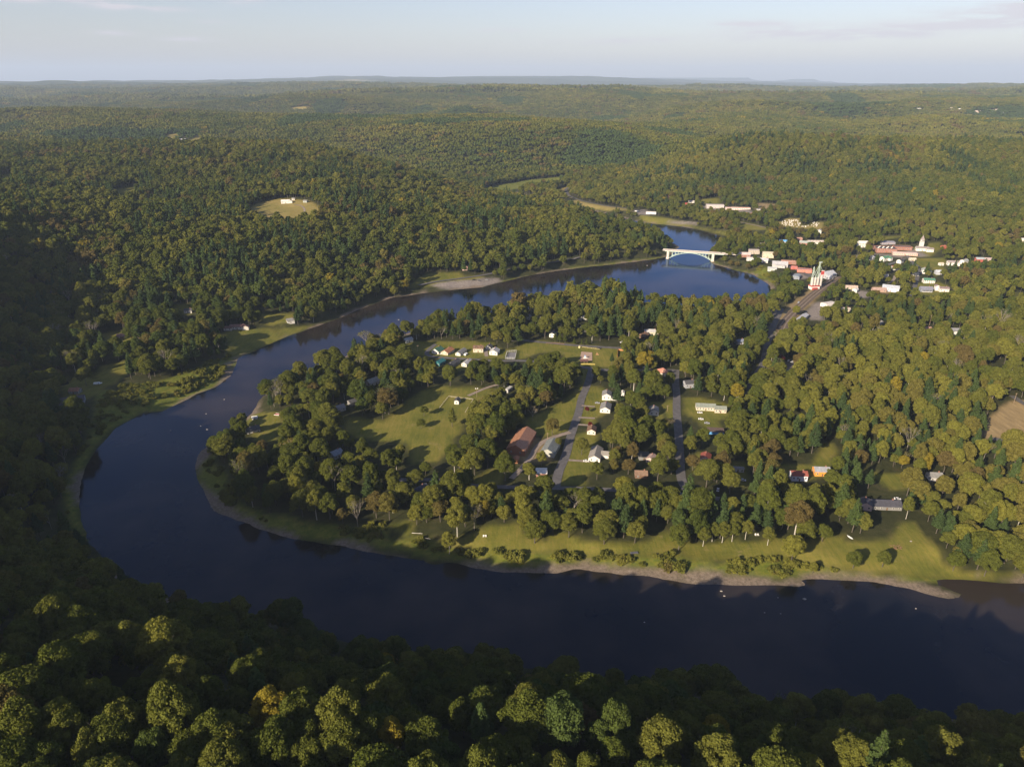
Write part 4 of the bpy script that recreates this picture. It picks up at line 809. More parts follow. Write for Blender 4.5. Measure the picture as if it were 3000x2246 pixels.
b_(2990,707,12,8,4,-8,WHITE,WHITE,'white house at the right edge below the forest slope',group=G2,n=1)
b_(2953,694,11,8,4,0,TAN,TAN,'tan roof among trees near the right edge',group=G2,n=1)
b_(1907,627,22,7,4,-8,(.6,.6,.62),WHITE,'long white depot building at the end of the riverside levee road',cat='depot',name='depot',style='flat',n=3,chim=False)
b_(2018,1132,10,8,4.5,10,(.30,.31,.34),DGREY,'dark grey house with white windows at the right-hand street in shade',group=G1)
for k,(a,c,w_) in enumerate([(2691,323,26),(2786,321,14),(2810,324,24),(2865,330,34),(2900,327,30),(2918,326,18),(2938,332,20),(2640,322,16),(2400,292,18),(2576,273,24)]):
    b_(a,c,w_,14,7,R.uniform(-20,20),(WHITE,(.5,.4,.34))[k%2],(WHITE,(.5,.42,.36))[k%2],['white roofed building farthest left in the distant hilltop hamlet','pointed white house in the distant hilltop hamlet','tan roofed block in the distant hilltop hamlet','wide tan building in the distant hilltop hamlet, right of centre','brightest white building of the distant hilltop hamlet','small tan house just right of the brightest far building','white house at the right end of the distant hilltop hamlet','tan cottage at the left fringe of the distant hamlet','tiny white house on the hazy middle plateau','pale farm building beside the hazy field on the horizon plain'][k],n=0,chim=False,door=False,group='distant buildings on the plateau')
# ---------------------------------------------------------------- church steeple, silos, bridge
x, y, z = at(2697, 728); t = empty('church_steeple', (x, y, z)); tag(t, 'square white church steeple with a pointed roof behind the white hall', 'steeple'); RES.append((x, y, 5))
mb = MB(); mb.box(-2.6, 2.6, -2.6, 2.6, -1, 12); mb.box(-2.0, 2.0, -2.0, 2.0, 12, 15); mb.build('tower', plain(WHITE, .8, .1, .5, name='siding'), t)
mb = MB(); mb.add([(-2.9,-2.9,12.02),(2.9,-2.9,12.02),(2.9,2.9,12.02),(-2.9,2.9,12.02),(-2.9,-2.9,12.3),(2.9,-2.9,12.3),(2.9,2.9,12.3),(-2.9,2.9,12.3)],[(0,3,2,1),(4,5,6,7),(0,1,5,4),(1,2,6,5),(2,3,7,6),(3,0,4,7)]); mb.add([(-2.4,-2.4,15),(2.4,-2.4,15),(2.4,2.4,15),(-2.4,2.4,15),(0,0,22.5)],[(0,3,2,1),(0,1,4),(1,2,4),(2,3,4),(3,0,4)]); mb.tube((0,0,22.3),(0,0,24.5),.12); mb.build('spire', roofmat((.30,.25,.24)), t)
mb = MB(); mb.box(-.8, .8, -2.06, -1.98, 12.6, 14.4); mb.build('belfry_opening', GLASS, t)
# grain silos
CONC = plain((.46,.43,.40), .85, .25, .25, name='concrete'); STEEL = plain((.42,.48,.44), .6, .3, .5, metal=.2, name='galvanised steel'); GSTEEL = plain((.36,.46,.38), .7, .2, .5, name='pale green steel'); REDM = plain((.36,.05,.045), .7, .15, .5, name='red paint')
x, y, z = at(2384, 846); k0 = empty('grain_elevator', (x, y, z), radians(10)); k0.scale = (.72, .72, .76); tag(k0, 'three pale silos on a red and white base with lattice towers above', 'grain elevator'); RES.append((x, y, 10)); RES.append((x + 10, y + 6, 7))
mb = MB(); mb.box(-9, 9, -5, 6, -1, 5.0, 0); mb.box(-9.1, 9.1, -5.1, 6.1, 5.0, 7.0, 1); mb.box(-7, 3, -8, -5, -1, 3.6, 1); mb.build('base', [TRIM, REDM], k0)
for i in range(3):
    mb = MB(); cx = -6 + i * 6; mb.tube((cx, 0, 7), (cx, 0, 20), 2.7, 2.7, 20); mb.tube((cx, 0, 20), (cx, 0, 22.5), 2.8, .5, 20); mb.build('silo', CONC, k0)
def lattice(root, x0, y0, z0, z1, w0, w1, name='lattice_tower'):
    mb = MB(); n = 7
    for i in range(n):
        a = z0 + (z1 - z0) * i / n; b = z0 + (z1 - z0) * (i + 1) / n; wa = w0 + (w1 - w0) * i / n; wb = w0 + (w1 - w0) * (i + 1) / n
        cs = ((-1,-1),(1,-1),(1,1),(-1,1))
        for j in range(4):
            p, q = cs[j], cs[(j + 1) % 4]
            mb.bar((x0 + p[0]*wa, y0 + p[1]*wa, a), (x0 + p[0]*wb, y0 + p[1]*wb, b), .3, .3); mb.bar((x0 + p[0]*wa, y0 + p[1]*wa, a), (x0 + q[0]*wb, y0 + q[1]*wb, b), .18, .18); mb.bar((x0 + p[0]*wb, y0 + p[1]*wb, b), (x0 + q[0]*wb, y0 + q[1]*wb, b), .18, .18)
    mb.build(name, GSTEEL, root)
lattice(k0, -4, 4, 6, 38, 1.8, .8); lattice(k0, 8, 5, 6, 46, 2.2, .9)
mb = MB(); mb.tube((-4, 4, 38), (-4, 4, 41), 1.3, .5, 8); mb.tube((8, 5, 46), (8, 5, 47.5), 1.8, 1.8, 8); mb.box(6.5, 11.5, 3.6, 6.4, 47.5, 49.5)
mb.build('tower_head', STEEL, k0)
mb = MB()
for a_, b2 in (((8,5,46),(-6,0,22)),((8,5,46),(0,0,22)),((8,5,46),(6,0,22)),((-4,4,38),(-6,0,22)),((8,5,44),(17,6,31)),((-4,4,38),(0,0,22)),((-4,4,36),(-11,-2,8))): mb.tube(a_, b2, .35, .35, 6)
mb.build('grain_spout', STEEL, k0)
k1 = empty('silo', (x + 9.5, y + 3, z)); k1.scale = (.72, .72, .74); tag(k1, 'single tall pale silo with a red sign panel, right of the cluster', 'silo')
mb = MB(); mb.tube((0, 0, -1), (0, 0, 24), 2.6, 2.6, 20); mb.tube((0, 0, 24), (0, 0, 26), 2.7, .6, 20); mb.build('silo_wall', CONC, k1)
mb = MB(); mb.box(-3.0, 3.0, -2.0, -1.6, 26, 35); mb.box(-2.8, -2.4, -1.6, -1.2, 22, 34); mb.box(2.4, 2.8, -1.6, -1.2, 22, 34); mb.build('sign_panel', REDM, k1)
mb = MB(); mb.box(-3.1, 3.1, -2.1, -2.003, 34.1, 35.1); mb.box(-3.1, 3.1, -2.1, -2.003, 26.0, 26.6); mb.build('panel_edge', TRIM, k1)
# bridge
DECKZ = 14.0
bx0, by0 = g(1949, 732, DECKZ); bx1, by1 = g(2122, 743, DECKZ)
bl = math.hypot(bx1 - bx0, by1 - by0); ba = math.atan2(by1 - by0, bx1 - bx0)
br = empty('bridge', (bx0, by0, 0), ba); tag(br, 'pale green steel arch road bridge with a flat deck across the river narrows', 'bridge')
BG = plain((.42,.52,.45), .6, .15, .3, name='pale green paint'); BC = plain((.55,.50,.45), .85, .2, .3, name='bridge concrete')
a0 = bl * .075; a1 = bl * .80; am = (a0 + a1) / 2; ah = (a1 - a0) / 2
az_ = lambda s: 1.2 + (DECKZ - 3.0) * (1 - ((s - am) / ah) ** 2)
mb = MB(); mb.box(-4, bl + 26, -4.6, 4.6, DECKZ - .6, DECKZ, 0); mb.box(-4, bl + 26, -4.9, -4.5, DECKZ, DECKZ + .8, 1); mb.box(-4, bl + 26, 4.5, 4.9, DECKZ, DECKZ + .8, 1); mb.build('deck', [plain((.32,.29,.28), .9, .1, name='bridge roadway'), BC], br)
mb = MB(); mb.box(0, bl, -4.7, -4.2, DECKZ - 1.5, DECKZ - .62); mb.box(0, bl, 4.2, 4.7, DECKZ - 1.5, DECKZ - .62); mb.build('girder', BG, br)
for yv in (-3.9, 3.9):
    mb = MB(); n = 28
    for i in range(n):
        s0 = a0 + (a1 - a0) * i / n; s1 = a0 + (a1 - a0) * (i + 1) / n; mb.bar((s0, yv, az_(s0)), (s1 + .1, yv, az_(s1)), .7, .8)
    mb.build('arch', BG, br)
mb = MB(); n = 14
for i in range(n + 1):
    s = a0 + (a1 - a0) * i / n
    if az_(s) < DECKZ - 2.6:
        for yv in (-3.9, 3.9): mb.box(s - .3, s + .3, yv - .3, yv + .3, az_(s), DECKZ - 1.8)
        mb.box(s - .2, s + .2, -3.6, 3.6, DECKZ - 2.6, DECKZ - 2.2)
mb.build('spandrel_columns', BG, br)
for s in (a0 - 2.2, a1 + 2.2): mb = MB(); mb.box(s - 1.6, s + 1.6, -5.2, 5.2, -3, DECKZ - .75); mb.box(s - 2.2, s + 2.2, -5.6, 5.6, -3, 2.0); mb.build('pier', BC, br)
mb = MB()
for i in range(40): s = bl * i / 39; mb.box(s - .12, s + .12, -5.0, -4.4, DECKZ + .95, DECKZ + 1.25)
mb.build('railing', TRIM, br)
RES.append((bx0 + 3, by0, 7)); 
CLEAR_VIEW = [(bx0 + (bx1 - bx0) * k / 10, by0 + (by1 - by0) * k / 10) for k in range(9)]
# ---------------------------------------------------------------- vehicles
TYRE = plain((.02,.02,.02), .9, name='tyre')
def car(u, v, rot, col, label, big=1.0, van=False, group='parked cars'):
    x, y, z = at(u, v); t = empty('parked_car' if not van else 'parked_van', (x, y, z + .12), radians(rot)); tag(t, label, 'van' if van else 'car', group); RES.append((x, y, 2.2))
    pm = plain(col, .35, .05, .3, spec=.6, name='car paint'); L_ = 2.25 * big; w = .92 * big; h = 1.9 if van else .95
    mb = MB(); prof = [(-L_, .35), (L_, .35), (L_, .75), (L_ - .1, .95), (-L_, .95)] if not van else [(-L_, .35), (L_, .35), (L_, 1.0), (L_ - .7, 1.9), (-L_, 1.9)]
    n = len(prof); mb.add([(a, -w, b) for a, b in prof] + [(a, w, b) for a, b in prof], [tuple(range(n)), tuple(range(2*n - 1, n - 1, -1))] + [(i, n + i, n + (i + 1) % n, (i + 1) % n) for i in range(n)]); mb.build('body', pm, t)
    if not van:
        mb = MB(); a = [(-1.5*big,-w*.95,.96),(1.15*big,-w*.95,.96),(1.15*big,w*.95,.96),(-1.5*big,w*.95,.96),(-1.15*big,-w*.8,1.42),(.5*big,-w*.8,1.42),(.5*big,w*.8,1.42),(-1.15*big,w*.8,1.42)]
        mb.add(a, [(0,1,5,4),(1,2,6,5),(2,3,7,6),(3,0,4,7)]); mb.build('cabin_glass', GLASS, t); mb = MB(); mb.box(-1.15*big, .5*big, -w*.8, w*.8, 1.421, 1.48); mb.build('car_roof', pm, t)
    else: mb = MB(); mb.box(L_ - 1.4, L_ - .75, -w - .02, w + .02, 1.15, 1.7); mb.build('cab_window', GLASS, t)
    for a_ in (-L_ * .62, L_ * .62):
        for b2 in (-w, w): mb = MB(); mb.tube((a_, b2 - .12, .33), (a_, b2 + .12, .33), .33, .33, 10); mb.build('wheel', TYRE, t)
W_ = (.75,.74,.72); K_ = (.03,.03,.035); S_ = (.35,.36,.38)
for a in [(1717,1352,-5,W_,'white car parked on the driveway of the long ranch house'),(1939,1246,-4,(.6,.64,.7),'pale car in the shaded yard left of the right-hand street'),
    (2050,1210,-5,W_,'white pickup in front of the long cream building'),(2053,1229,-8,W_,'white car at the shade edge below the long cream building'),(2071,1241,-8,S_,'silver car standing in shade above the blue-walled shed'),
    (2176,1408,-18,(.6,.6,.64),'silver car in the ring of dark shade near the trailer'),(2103,1436,70,(.5,.54,.6),'pale car parked in shade at the street bend'),
    (1890,1078,-8,W_,'white car under trees on the upper cross road'),(1834,1002,15,S_,'silver car beside the upper road junction'),(1822,1004,25,W_,'white car left of the silver one by the upper junction'),
    (1388,821,5,K_,'black car on the gravel boat landing, left of three'),(1404,823,5,(.1,.1,.12),'dark grey car on the gravel boat landing, middle of three'),(1426,821,5,S_,'silver car on the gravel boat landing, right of three'),
    (292,1124,8,W_,'white car beside the white van near the pond house'),
    (2177,625,-10,K_,'black car on the shop parking lot'),(2150,620,-10,S_,'silver car in the middle of the shop parking lot'),(2135,616,-10,W_,'white car at the left of the shop parking lot'),
    (2340,887,55,(.5,.55,.65),'pale blue car on the shaded street by the railway'),(2333,901,55,(.4,.42,.5),'grey-blue car behind the pale blue one on the shaded street'),
    (2310,1058,60,W_,'white car in the clearing beside the dark red tree'),(2322,1062,20,(.65,.66,.7),'silver car nearest the dark red tree'),
    (2102,742,-7,(.55,.08,.05),'red car driving off the right end of the bridge'),(2580,1480,10,W_,'white car beside the wide dark roofed house'),(2629,1463,-20,W_,'white car under the spruce near the dark roofed house'),
    (1750,1182,-4,S_,'grey car beside the uppermost street house'),(1755,1022,-5,K_,'black car on the road above the ball field')]: car(*a)
car(1365,1040,66,W_,'white van beside the long mobile home',1.25,True,'parked vans'); car(285,1126,12,W_,'white van parked near the pond house',1.3,True,'parked vans'); car(1865,620,-10,W_,'white lorry on the levee road',1.9,True,'parked vans')
for i, (u, v, c) in enumerate([(2189,626,(.55,.13,.04)),(2195,628,(.55,.15,.04)),(2203,627,(.50,.10,.04)),(2210,630,(.5,.1,.05))]): car(u, v, 20 * i, c, ['leftmost','second from left','third from left','rightmost'][i] + ' of the orange machines parked right of the shops', 1.3, True, 'orange machines by the shops')
# ---------------------------------------------------------------- yard things
WOODP = plain((.30,.22,.15), .9, .3, 1, name='weathered wood')
def thing(name, u, v, label, cat, mbs, rot=0, group=None, res=0):
    x, y, z = at(u, v); t = empty(name, (x, y, z), radians(rot)); tag(t, label, cat, group)
    if res: RES.append((x, y, res))
    for nm, mb, mt in mbs: mb.build(nm, mt, t)
    return t
def pole(u, v, h, label, lamps=False):
    m1 = MB(); m1.tube((0, 0, -.5), (0, 0, h), .17, .12, 6); m2 = MB(); m2.box(-1.2, 1.2, -.08, .08, h - .9, h - .7); L3 = [('post', m1, WOODP), ('crossarm', m2, WOODP)]
    if lamps: m3 = MB(); m3.box(-1.3, -.5, -.3, .3, h - .6, h + .3); m3.box(.5, 1.3, -.3, .3, h - .6, h + .3); L3.append(('floodlight', m3, TRIM))
    thing('utility_pole' if not lamps else 'floodlight_pole', u, v, label, 'pole', L3, 10, None if lamps else 'utility poles', 1.0)
pole(1397,1163,9,'brown floodlight pole with two lamps at the edge of the big lawn',True)
for u, v, h, l in [(1733,1104,8,'wooden pole at the top end of the main street'),(1865,1020,9,'pale utility pole beside the upper road junction'),(1604,1289,7,'utility pole with a wire beside the driveway of the grey barn'),(1224,1028,7,'thin pole in the shaded lawn left of the green-roofed house'),
    (1955,1204,6,'short pole on the lawn between the white house and the street'),(2970,1180,10,'pale leaning pole at the corner of the brown field'),(2722,955,14,'tall pole above the brown roofed house in the right-hand woods'),(2555,732,16,'tall white pole left of the school'),
    (2040,592,14,'tall pole beside the low white garage'),(2155,605,12,'pole behind the long shop building'),(2245,610,14,'pole at the edge of the forest right of the shops'),(1212,1406,7,'thin pole by the shaded lower road')]: pole(u, v, h, l)
m1 = MB()
for i in (-1, 0, 1):
    for j in (-1, 1): m1.box(i*3.2-.12, i*3.2+.12, j*1.8-.12, j*1.8+.12, -.3, 2.6)
m2 = MB(); gable(m2, -3.9, 3.9, -2.3, 2.3, 2.6, 1.0); thing('picnic_shelter', 1711, 1063, 'open timber shelter with a dark brown roof at the sand playground', 'shelter', [('post', m1, WOODP), ('roof', m2, roofmat((.10,.05,.045)))], -2, None, 4)
SAND = plain((.36,.25,.19), .95, .2, .5, name='sand')
def patch(name, pts, mt, dz=.12, th=.0):
    P = LP(pts); z = T(P[:, 0], P[:, 1]); mb = MB(); zt = z.max() + dz; n = len(P)
    mb.add([(p[0], p[1], zt) for p in P] + [(p[0], p[1], zt - .6) for p in P], [tuple(range(n)) if (np.cross(P[1]-P[0], P[2]-P[1]) > 0) else tuple(range(n-1,-1,-1))] + [(i, (i+1)%n, n+(i+1)%n, n+i) for i in range(n)]); return mb.build(name, mt)
ZB = lambda *p: Z(1600, 900, 5.52, *p)
ZV = lambda *p: Z(1200, 960, 5.52, *p)
tag(patch('sand_playground', ZB((570,725),(745,735),(745,862),(540,852)), SAND), 'rectangular pinkish sand playground above the timber shelter', 'playground')
tag(patch('sandbox', ZB((822,728),(852,772),(800,770)), plain((.5,.27,.12), .9, name='orange sand')), 'small orange sand triangle on the ball field right of the playground', 'sandbox')
tag(patch('playing_court', ZV((1590,405),(1725,395),(1700,505),(1560,500)), plain((.17,.165,.175), .9, .15, .3, name='court')), 'grey fenced playing court left of the ball field', 'court')
def fence(name, line, h, label, col=(.5,.45,.36), step=3.0, closed=False, rails=2, group=None, solid=False):
    P = list(LP(line)); P = P + [P[0]] if closed else P
    t = empty(name, (P[0][0], P[0][1], T1(*P[0]))); tag(t, label, 'fence', group); o = Vector(t.location); mt = plain(col, .85, .2, 1, name='fence wood'); m1 = MB(); m2 = MB()
    for a, b in zip(P[:-1], P[1:]):
        n = max(1, int(np.hypot(*(b - a)) / step)); za, zb = T1(*a), T1(*b); A_ = Vector((a[0], a[1], za)) - o; B_ = Vector((b[0], b[1], zb)) - o
        for i in range(n + 1): p = A_.lerp(B_, i / n); m1.box(p.x - .09, p.x + .09, p.y - .09, p.y + .09, p.z - .3, p.z + h)
        if solid: m2.bar(A_ + Vector((0,0,h*.5)), B_ + Vector((0,0,h*.5)), .12, h * .9)
        else:
            for r in range(rails): k = Vector((0, 0, h * (r + 1) / rails - .12)); m2.bar(A_ + k, B_ + k, .10, .16)
    m1.build('fence_posts', mt, t); m2.build('fence_rails', mt, t)
fence('paddock_fence', ZV((480,1305),(630,1118),(845,1145),(1030,1165),(900,1372)), 1.3, 'pale timber rail fence looping round the white shed on the big lawn', (.5,.44,.34))
fence('court_fence', ZV((1575,400),(1730,385),(1705,512),(1545,508)), 2.4, 'tall pale wire fence around the grey playing court', (.45,.45,.44), 2.5, True, 4)
fence('timber_fence', Z(1600,900,5.52,(1150,810),(1160,705),(1250,705)), 2.2, 'new orange timber fence at a corner of the upper junction', (.55,.26,.10), 2.5, solid=True)
fence('garden_fence', Z(1600,900,5.52,(530,925),(640,925),(790,930)), 1.2, 'yellowish fence in front of the timber shelter by the cross road', (.42,.34,.10), 1.2, solid=True)
fence('roadside_fence', Z(1600,900,5.52,(0,590),(120,585),(290,600)), 1.1, 'low brown fence along the road in front of the round firs', (.28,.16,.10), 2.0)
fence('roadside_fence', Z(1600,900,5.52,(530,640),(700,665),(860,685)), 1.2, 'pale fence between the ball field and the upper road', (.5,.42,.22), 2.0)
m = MB(); m.box(-.9, .9, -.5, .5, 0, 2.2); thing('notice_board', 1697, 1019, 'square cream board at the left end of the ball field fence', 'board', [('panel', m, plain((.66,.58,.32), .7, name='cream paint'))], -5)
m = MB(); m.box(-1.6,1.6,-1,1,.2,1.2); m.box(-.8,.8,-.8,.8,1.2,3.0); m.tube((1.6,0,1.2),(3.6,0,.1),.35,.35,8); m3 = MB(); m3.add([(-1,-1,3.0),(1,-1,3.0),(1,1,3.0),(-1,1,3.0),(0,0,4.0)],[(0,1,4),(1,2,4),(2,3,4),(3,0,4),(0,3,2,1)]); thing('play_structure', 1714, 1050, 'white climbing frame with a blue peak and a slide on the sand', 'playground frame', [('frame', m, TRIM), ('canopy', m3, plain((.2,.3,.55), .6, name='blue canvas'))], 10)
for u, v, w_, l in [(1420,1572,1.6,'pair of white chairs on the riverside lawn, left part'),(2217,1568,1.8,'pair of white chairs under the row of trees by the river')]:
    for s in (-.7, .7):
        m = MB(); m.box(-.5, .5, -.5, .5, .4, .55); m.box(-.5, .5, .4, .52, .55, 1.3)
        for i in (-.4, .4):
            for j in (-.4, .4): m.box(i-.05, i+.05, j-.05, j+.05, 0, .4)
        thing('garden_chair', u + s * w_ * 3, v, ('left' if s < 0 else 'right') + ' one of the ' + l, 'chair', [('seat', m, TRIM)], 15 * s, 'white chairs by the river')
m = MB(); m.add([(-2.6,0,.6),(-1.2,-.45,.15),(1.2,-.45,.15),(2.6,0,.6),(1.2,.45,.15),(-1.2,.45,.15),(-1.2,-.5,.6),(1.2,-.5,.6),(1.2,.5,.6),(-1.2,.5,.6)],[(0,5,1),(1,5,4,2),(2,4,3),(0,1,6),(1,2,7,6),(2,3,7),(3,4,8),(4,5,9,8),(5,0,9)]); thing('rowing_boat', 2490, 1575, 'white rowing boat lying on the grass among the riverside trees', 'boat', [('hull', m, plain((.6,.6,.6), .6, .1, name='boat paint'))], 115, None, 2)
m = MB(); m.box(-2.4,2.4,-.9,.9,.35,.6); m.box(-2.4,-2.1,-.9,.9,0,.35); m.box(2.1,2.4,-.9,.9,0,.35); thing('covered_table', 1858, 1620, 'dark covered table on the riverside lawn', 'table', [('table_top', m, plain((.10,.10,.12), .8, name='tarpaulin'))], 8, None, 2)
m = MB(); m.box(-3,3,-1.4,1.4,.5,.8); m.box(-3,-2.7,-1.4,1.4,0,.5); m.box(2.7,3,-1.4,1.4,0,.5); m2 = MB(); m2.box(-3.1,3.1,-1.7,-1.45,.5,1.0); m2.box(-3.1,3.1,1.45,1.7,.5,1.0); thing('picnic_table', 815, 1216, 'red and white trestle table at the edge of the bend-tip lawn', 'table', [('table_top', m, REDM), ('bench', m2, TRIM)], -12, None, 3)
for i, (u, v) in enumerate([(1222,1563),(1246,1577)]):
    m = MB(); m.tube((-3.6,0,.3),(3.6,.4,.25),.28,.18,7); m.tube((1,0,.3),(2.2,1,.6),.1,.04,5); thing('driftwood_log', u, v, ('upper','lower')[i] + ' pale driftwood log on the grass above the shaded shore', 'log', [('log', m, PALEBARK)], (-8, -20)[i], 'driftwood logs')
m = MB(); rr_ = random.Random(3)
for i in range(46): a = Vector((rr_.uniform(-3,3), rr_.uniform(-2,2), rr_.uniform(.1,1.0))); b2 = a + Vector((rr_.uniform(-2,2), rr_.uniform(-2,2), rr_.uniform(-.3,.3))); m.tube(a, b2, .09, .04, 4)
thing('brush_pile', 2628, 1604, 'heap of reddish cut branches on the riverside lawn', 'brush pile', [('branches', m, plain((.28,.15,.10), .9, .3, 2, name='cut branches'))], 0, None, 4)
def rock(u, v, s, label, z=None, group='rocks in the river'):
    rsx = np.random.RandomState(int(u + v)); x, y = g(u, v, 0); zz = z if z is not None else T1(x, y)
    s *= .72; vv = ICOR[0] * rsx.uniform(.75, 1.15, (len(ICOR[0]), 1)) * [s, s * .7, s * .45]
    o = bpy.data.objects.new('rock', mesh_np('rock', vv, ICOR[1], [plain((.38,.34,.30), .9, .35, 1.2, name='rock')])); C.objects.link(o); o.location = (x, y, zz); tag(o, label, 'rock', group)
def ico_(sub):
    import bmesh
    bm = bmesh.new(); bmesh.ops.create_icosphere(bm, subdivisions=sub, radius=1.0); v = np.array([p.co[:] for p in bm.verts]); f = np.array([[q.index for q in p.verts] for p in bm.faces]); bm.free(); return v, f
ICOR = ico_(2)
for u, v, s, l in [(2357,1754,1.5,'largest pale boulder in the shallows off the gravel spit'),(2113,1731,1.1,'upper of two rocks just off the shingle shore'),(2122,1745,1.0,'lower of two rocks just off the shingle shore'),(2240,1794,.6,'small rock left end of a ripple in mid river'),(2287,1797,.6,'small rock right end of a ripple in mid river'),
    (2683,1782,.7,'lone small rock off the gravel spit tip'),(1888,1822,.6,'lone white rock in the dark middle of the river'),(2279,1750,.5,'tiny rock left of the largest boulder'),(657,1170,1.0,'pale rock in the river nearest the gravel bar'),(604,1212,.9,'small rock in the middle of the bend narrows'),(500,1261,1.2,'left rock of the line across the bend'),(607,1258,1.3,'right rock of the line across the bend'),(588,1248,.8,'small rock between the others at the bend'),
    (1168,937,1.6,'pale rock in midstream beyond the pines'),(2260,1607+84,.6,'small rock at the water edge by the grass'),(1896,778,1.6,'pale boulder under the left end of the bridge')]:
    rock(u, v, s, l, .1)
rock(2663, 1605, 1.6, 'pale pinkish boulder on the riverside lawn right of the brush pile', 5.2, None); rock(2692, 1600, .8, 'small grey stone right of the pale boulder on the lawn', 5.2, None)
rsx = np.random.RandomState(77); nrk = 0
gm = mesh_np('gravestone', *(lambda b: (b.v, b.f))((lambda b: (b.box(-.45,.45,-.12,.12,-.2,1.3), b)[1])(MB())), [plain((.55,.52,.48), .8, name='gravestone')])
for i in range(140):
    u = rsx.uniform(2285, 2400); v = 640 + rsx.uniform(0, 24) + (2400 - u) * .06
    x, y, z = at(u, v)
    if not any(k == 'dry' and inpoly(np.array([x]), np.array([y]), P)[0] for k, _, P, _b in CLP): continue
    o = bpy.data.objects.new('gravestone', gm); C.objects.link(o); o.location = (x, y, z); o.scale = (1.6, 1.6, 1.4); o.rotation_euler = (0, 0, rsx.uniform(-.3, .3)); tag(o, 'small pale gravestone standing in the sloping cemetery field', 'gravestone', 'gravestones in the cemetery')
# ---------------------------------------------------------------- tree shapes
def ico(sub=1):
    import bmesh
    bm = bmesh.new(); bmesh.ops.create_icosphere(bm, subdivisions=sub, radius=1.0)
    v = np.array([p.co[:] for p in bm.verts]); f = np.array([[q.index for q in p.verts] for p in bm.faces]); bm.free(); return v, f
ICO1 = ico(1); ICO2 = ico(2)
def cards(rs, P, Nn, size, up=0.0, flat=.75, elong=1.0):
    """leaf clumps: small irregular quads at P, facing roughly Nn"""
    n = len(P); nn = Nn + rs.normal(0, flat, (n, 3)); nn[:, 2] += up; nn /= np.linalg.norm(nn, axis=1)[:, None] + 1e-9
    a = np.cross(nn, rs.normal(0, 1, (n, 3))); a /= np.linalg.norm(a, axis=1)[:, None] + 1e-9; b = np.cross(nn, a)
    s = size * rs.uniform(.55, 1.35, n)[:, None]; V = np.empty((n, 4, 3))
    for k, (i, j) in enumerate(((-1,-.6),(.7,-1),(1,.7),(-.6,1))):
        V[:, k] = P + a * s * i * rs.uniform(.7, 1.2, (n, 1)) * elong + b * s * j * rs.uniform(.7, 1.2, (n, 1))
    return V.reshape(-1, 3), np.arange(n * 4).reshape(n, 4)
def blobs(rs, centres, radii, card, dens, core=.80, up=.0, squash=.8, corev=ICO1, flat=.75):
    V = []; F3 = []; F4 = []; o = 0
    for c, r in zip(centres, radii):
        r3 = np.array([r, r, r * squash]) * rs.uniform(.85, 1.15, 3)
        v = corev[0] * rs.uniform(.72, 1.12, (len(corev[0]), 1)) * r3 * core + c
        V.append(v); F3.append(corev[1] + o); o += len(v)
        m = max(5, int(4 * pi * r * r * dens / (card * card * 3)))
        d = rs.normal(0, 1, (m, 3)); d[:, 2] = np.where(d[:, 2] < -.3, -d[:, 2], d[:, 2]); d /= np.linalg.norm(d, axis=1)[:, None]
        cv, cf = cards(rs, c + d * r3 * rs.uniform(.82, 1.12, (m, 1)), d, card, up, flat); V.append(cv); F4.append(cf + o); o += len(cv)
    F4 = np.concatenate(F4); F3 = np.concatenate(F3)
    return np.concatenate(V), [tuple(t) for t in F3] + [tuple(t) for t in F4]
def broad(seed, Rr, H, nl, card, dens, corev=ICO1, lobe=.40):
    rs = np.random.RandomState(seed); cs = []; ra = []
    base_ = H * rs.uniform(.30, .40); top = H
    nbig = 5
    lean = rs.uniform(-.12, .12, 2) * Rr
    for i in range(nl):
        ph = i * 2.39996 + rs.uniform(-.4, .4); t = (i + .5) / nl; zc = 1 - 1.75 * t                      # from the top down
        rad = math.sqrt(max(0, 1 - zc * zc)) if zc > -.2 else .9 + .1 * rs.rand()
        k = rs.uniform(.55, .82); r = Rr * lobe * rs.uniform(.65, 1.25)
        cz = base_ + (top - base_) * (.48 + .44 * zc * rs.uniform(.75, 1.02)) - r * .15
        cs.append(np.array([cos(ph) * rad * Rr * k + lean[0] * zc, sin(ph) * rad * Rr * k + lean[1] * zc, cz])); ra.append(r)
    cs.append(np.array([0, 0, base_ + (top - base_) * .45])); ra.append(Rr * .55)
    return blobs(rs, cs, ra, card, dens, corev=corev), (cs, ra)
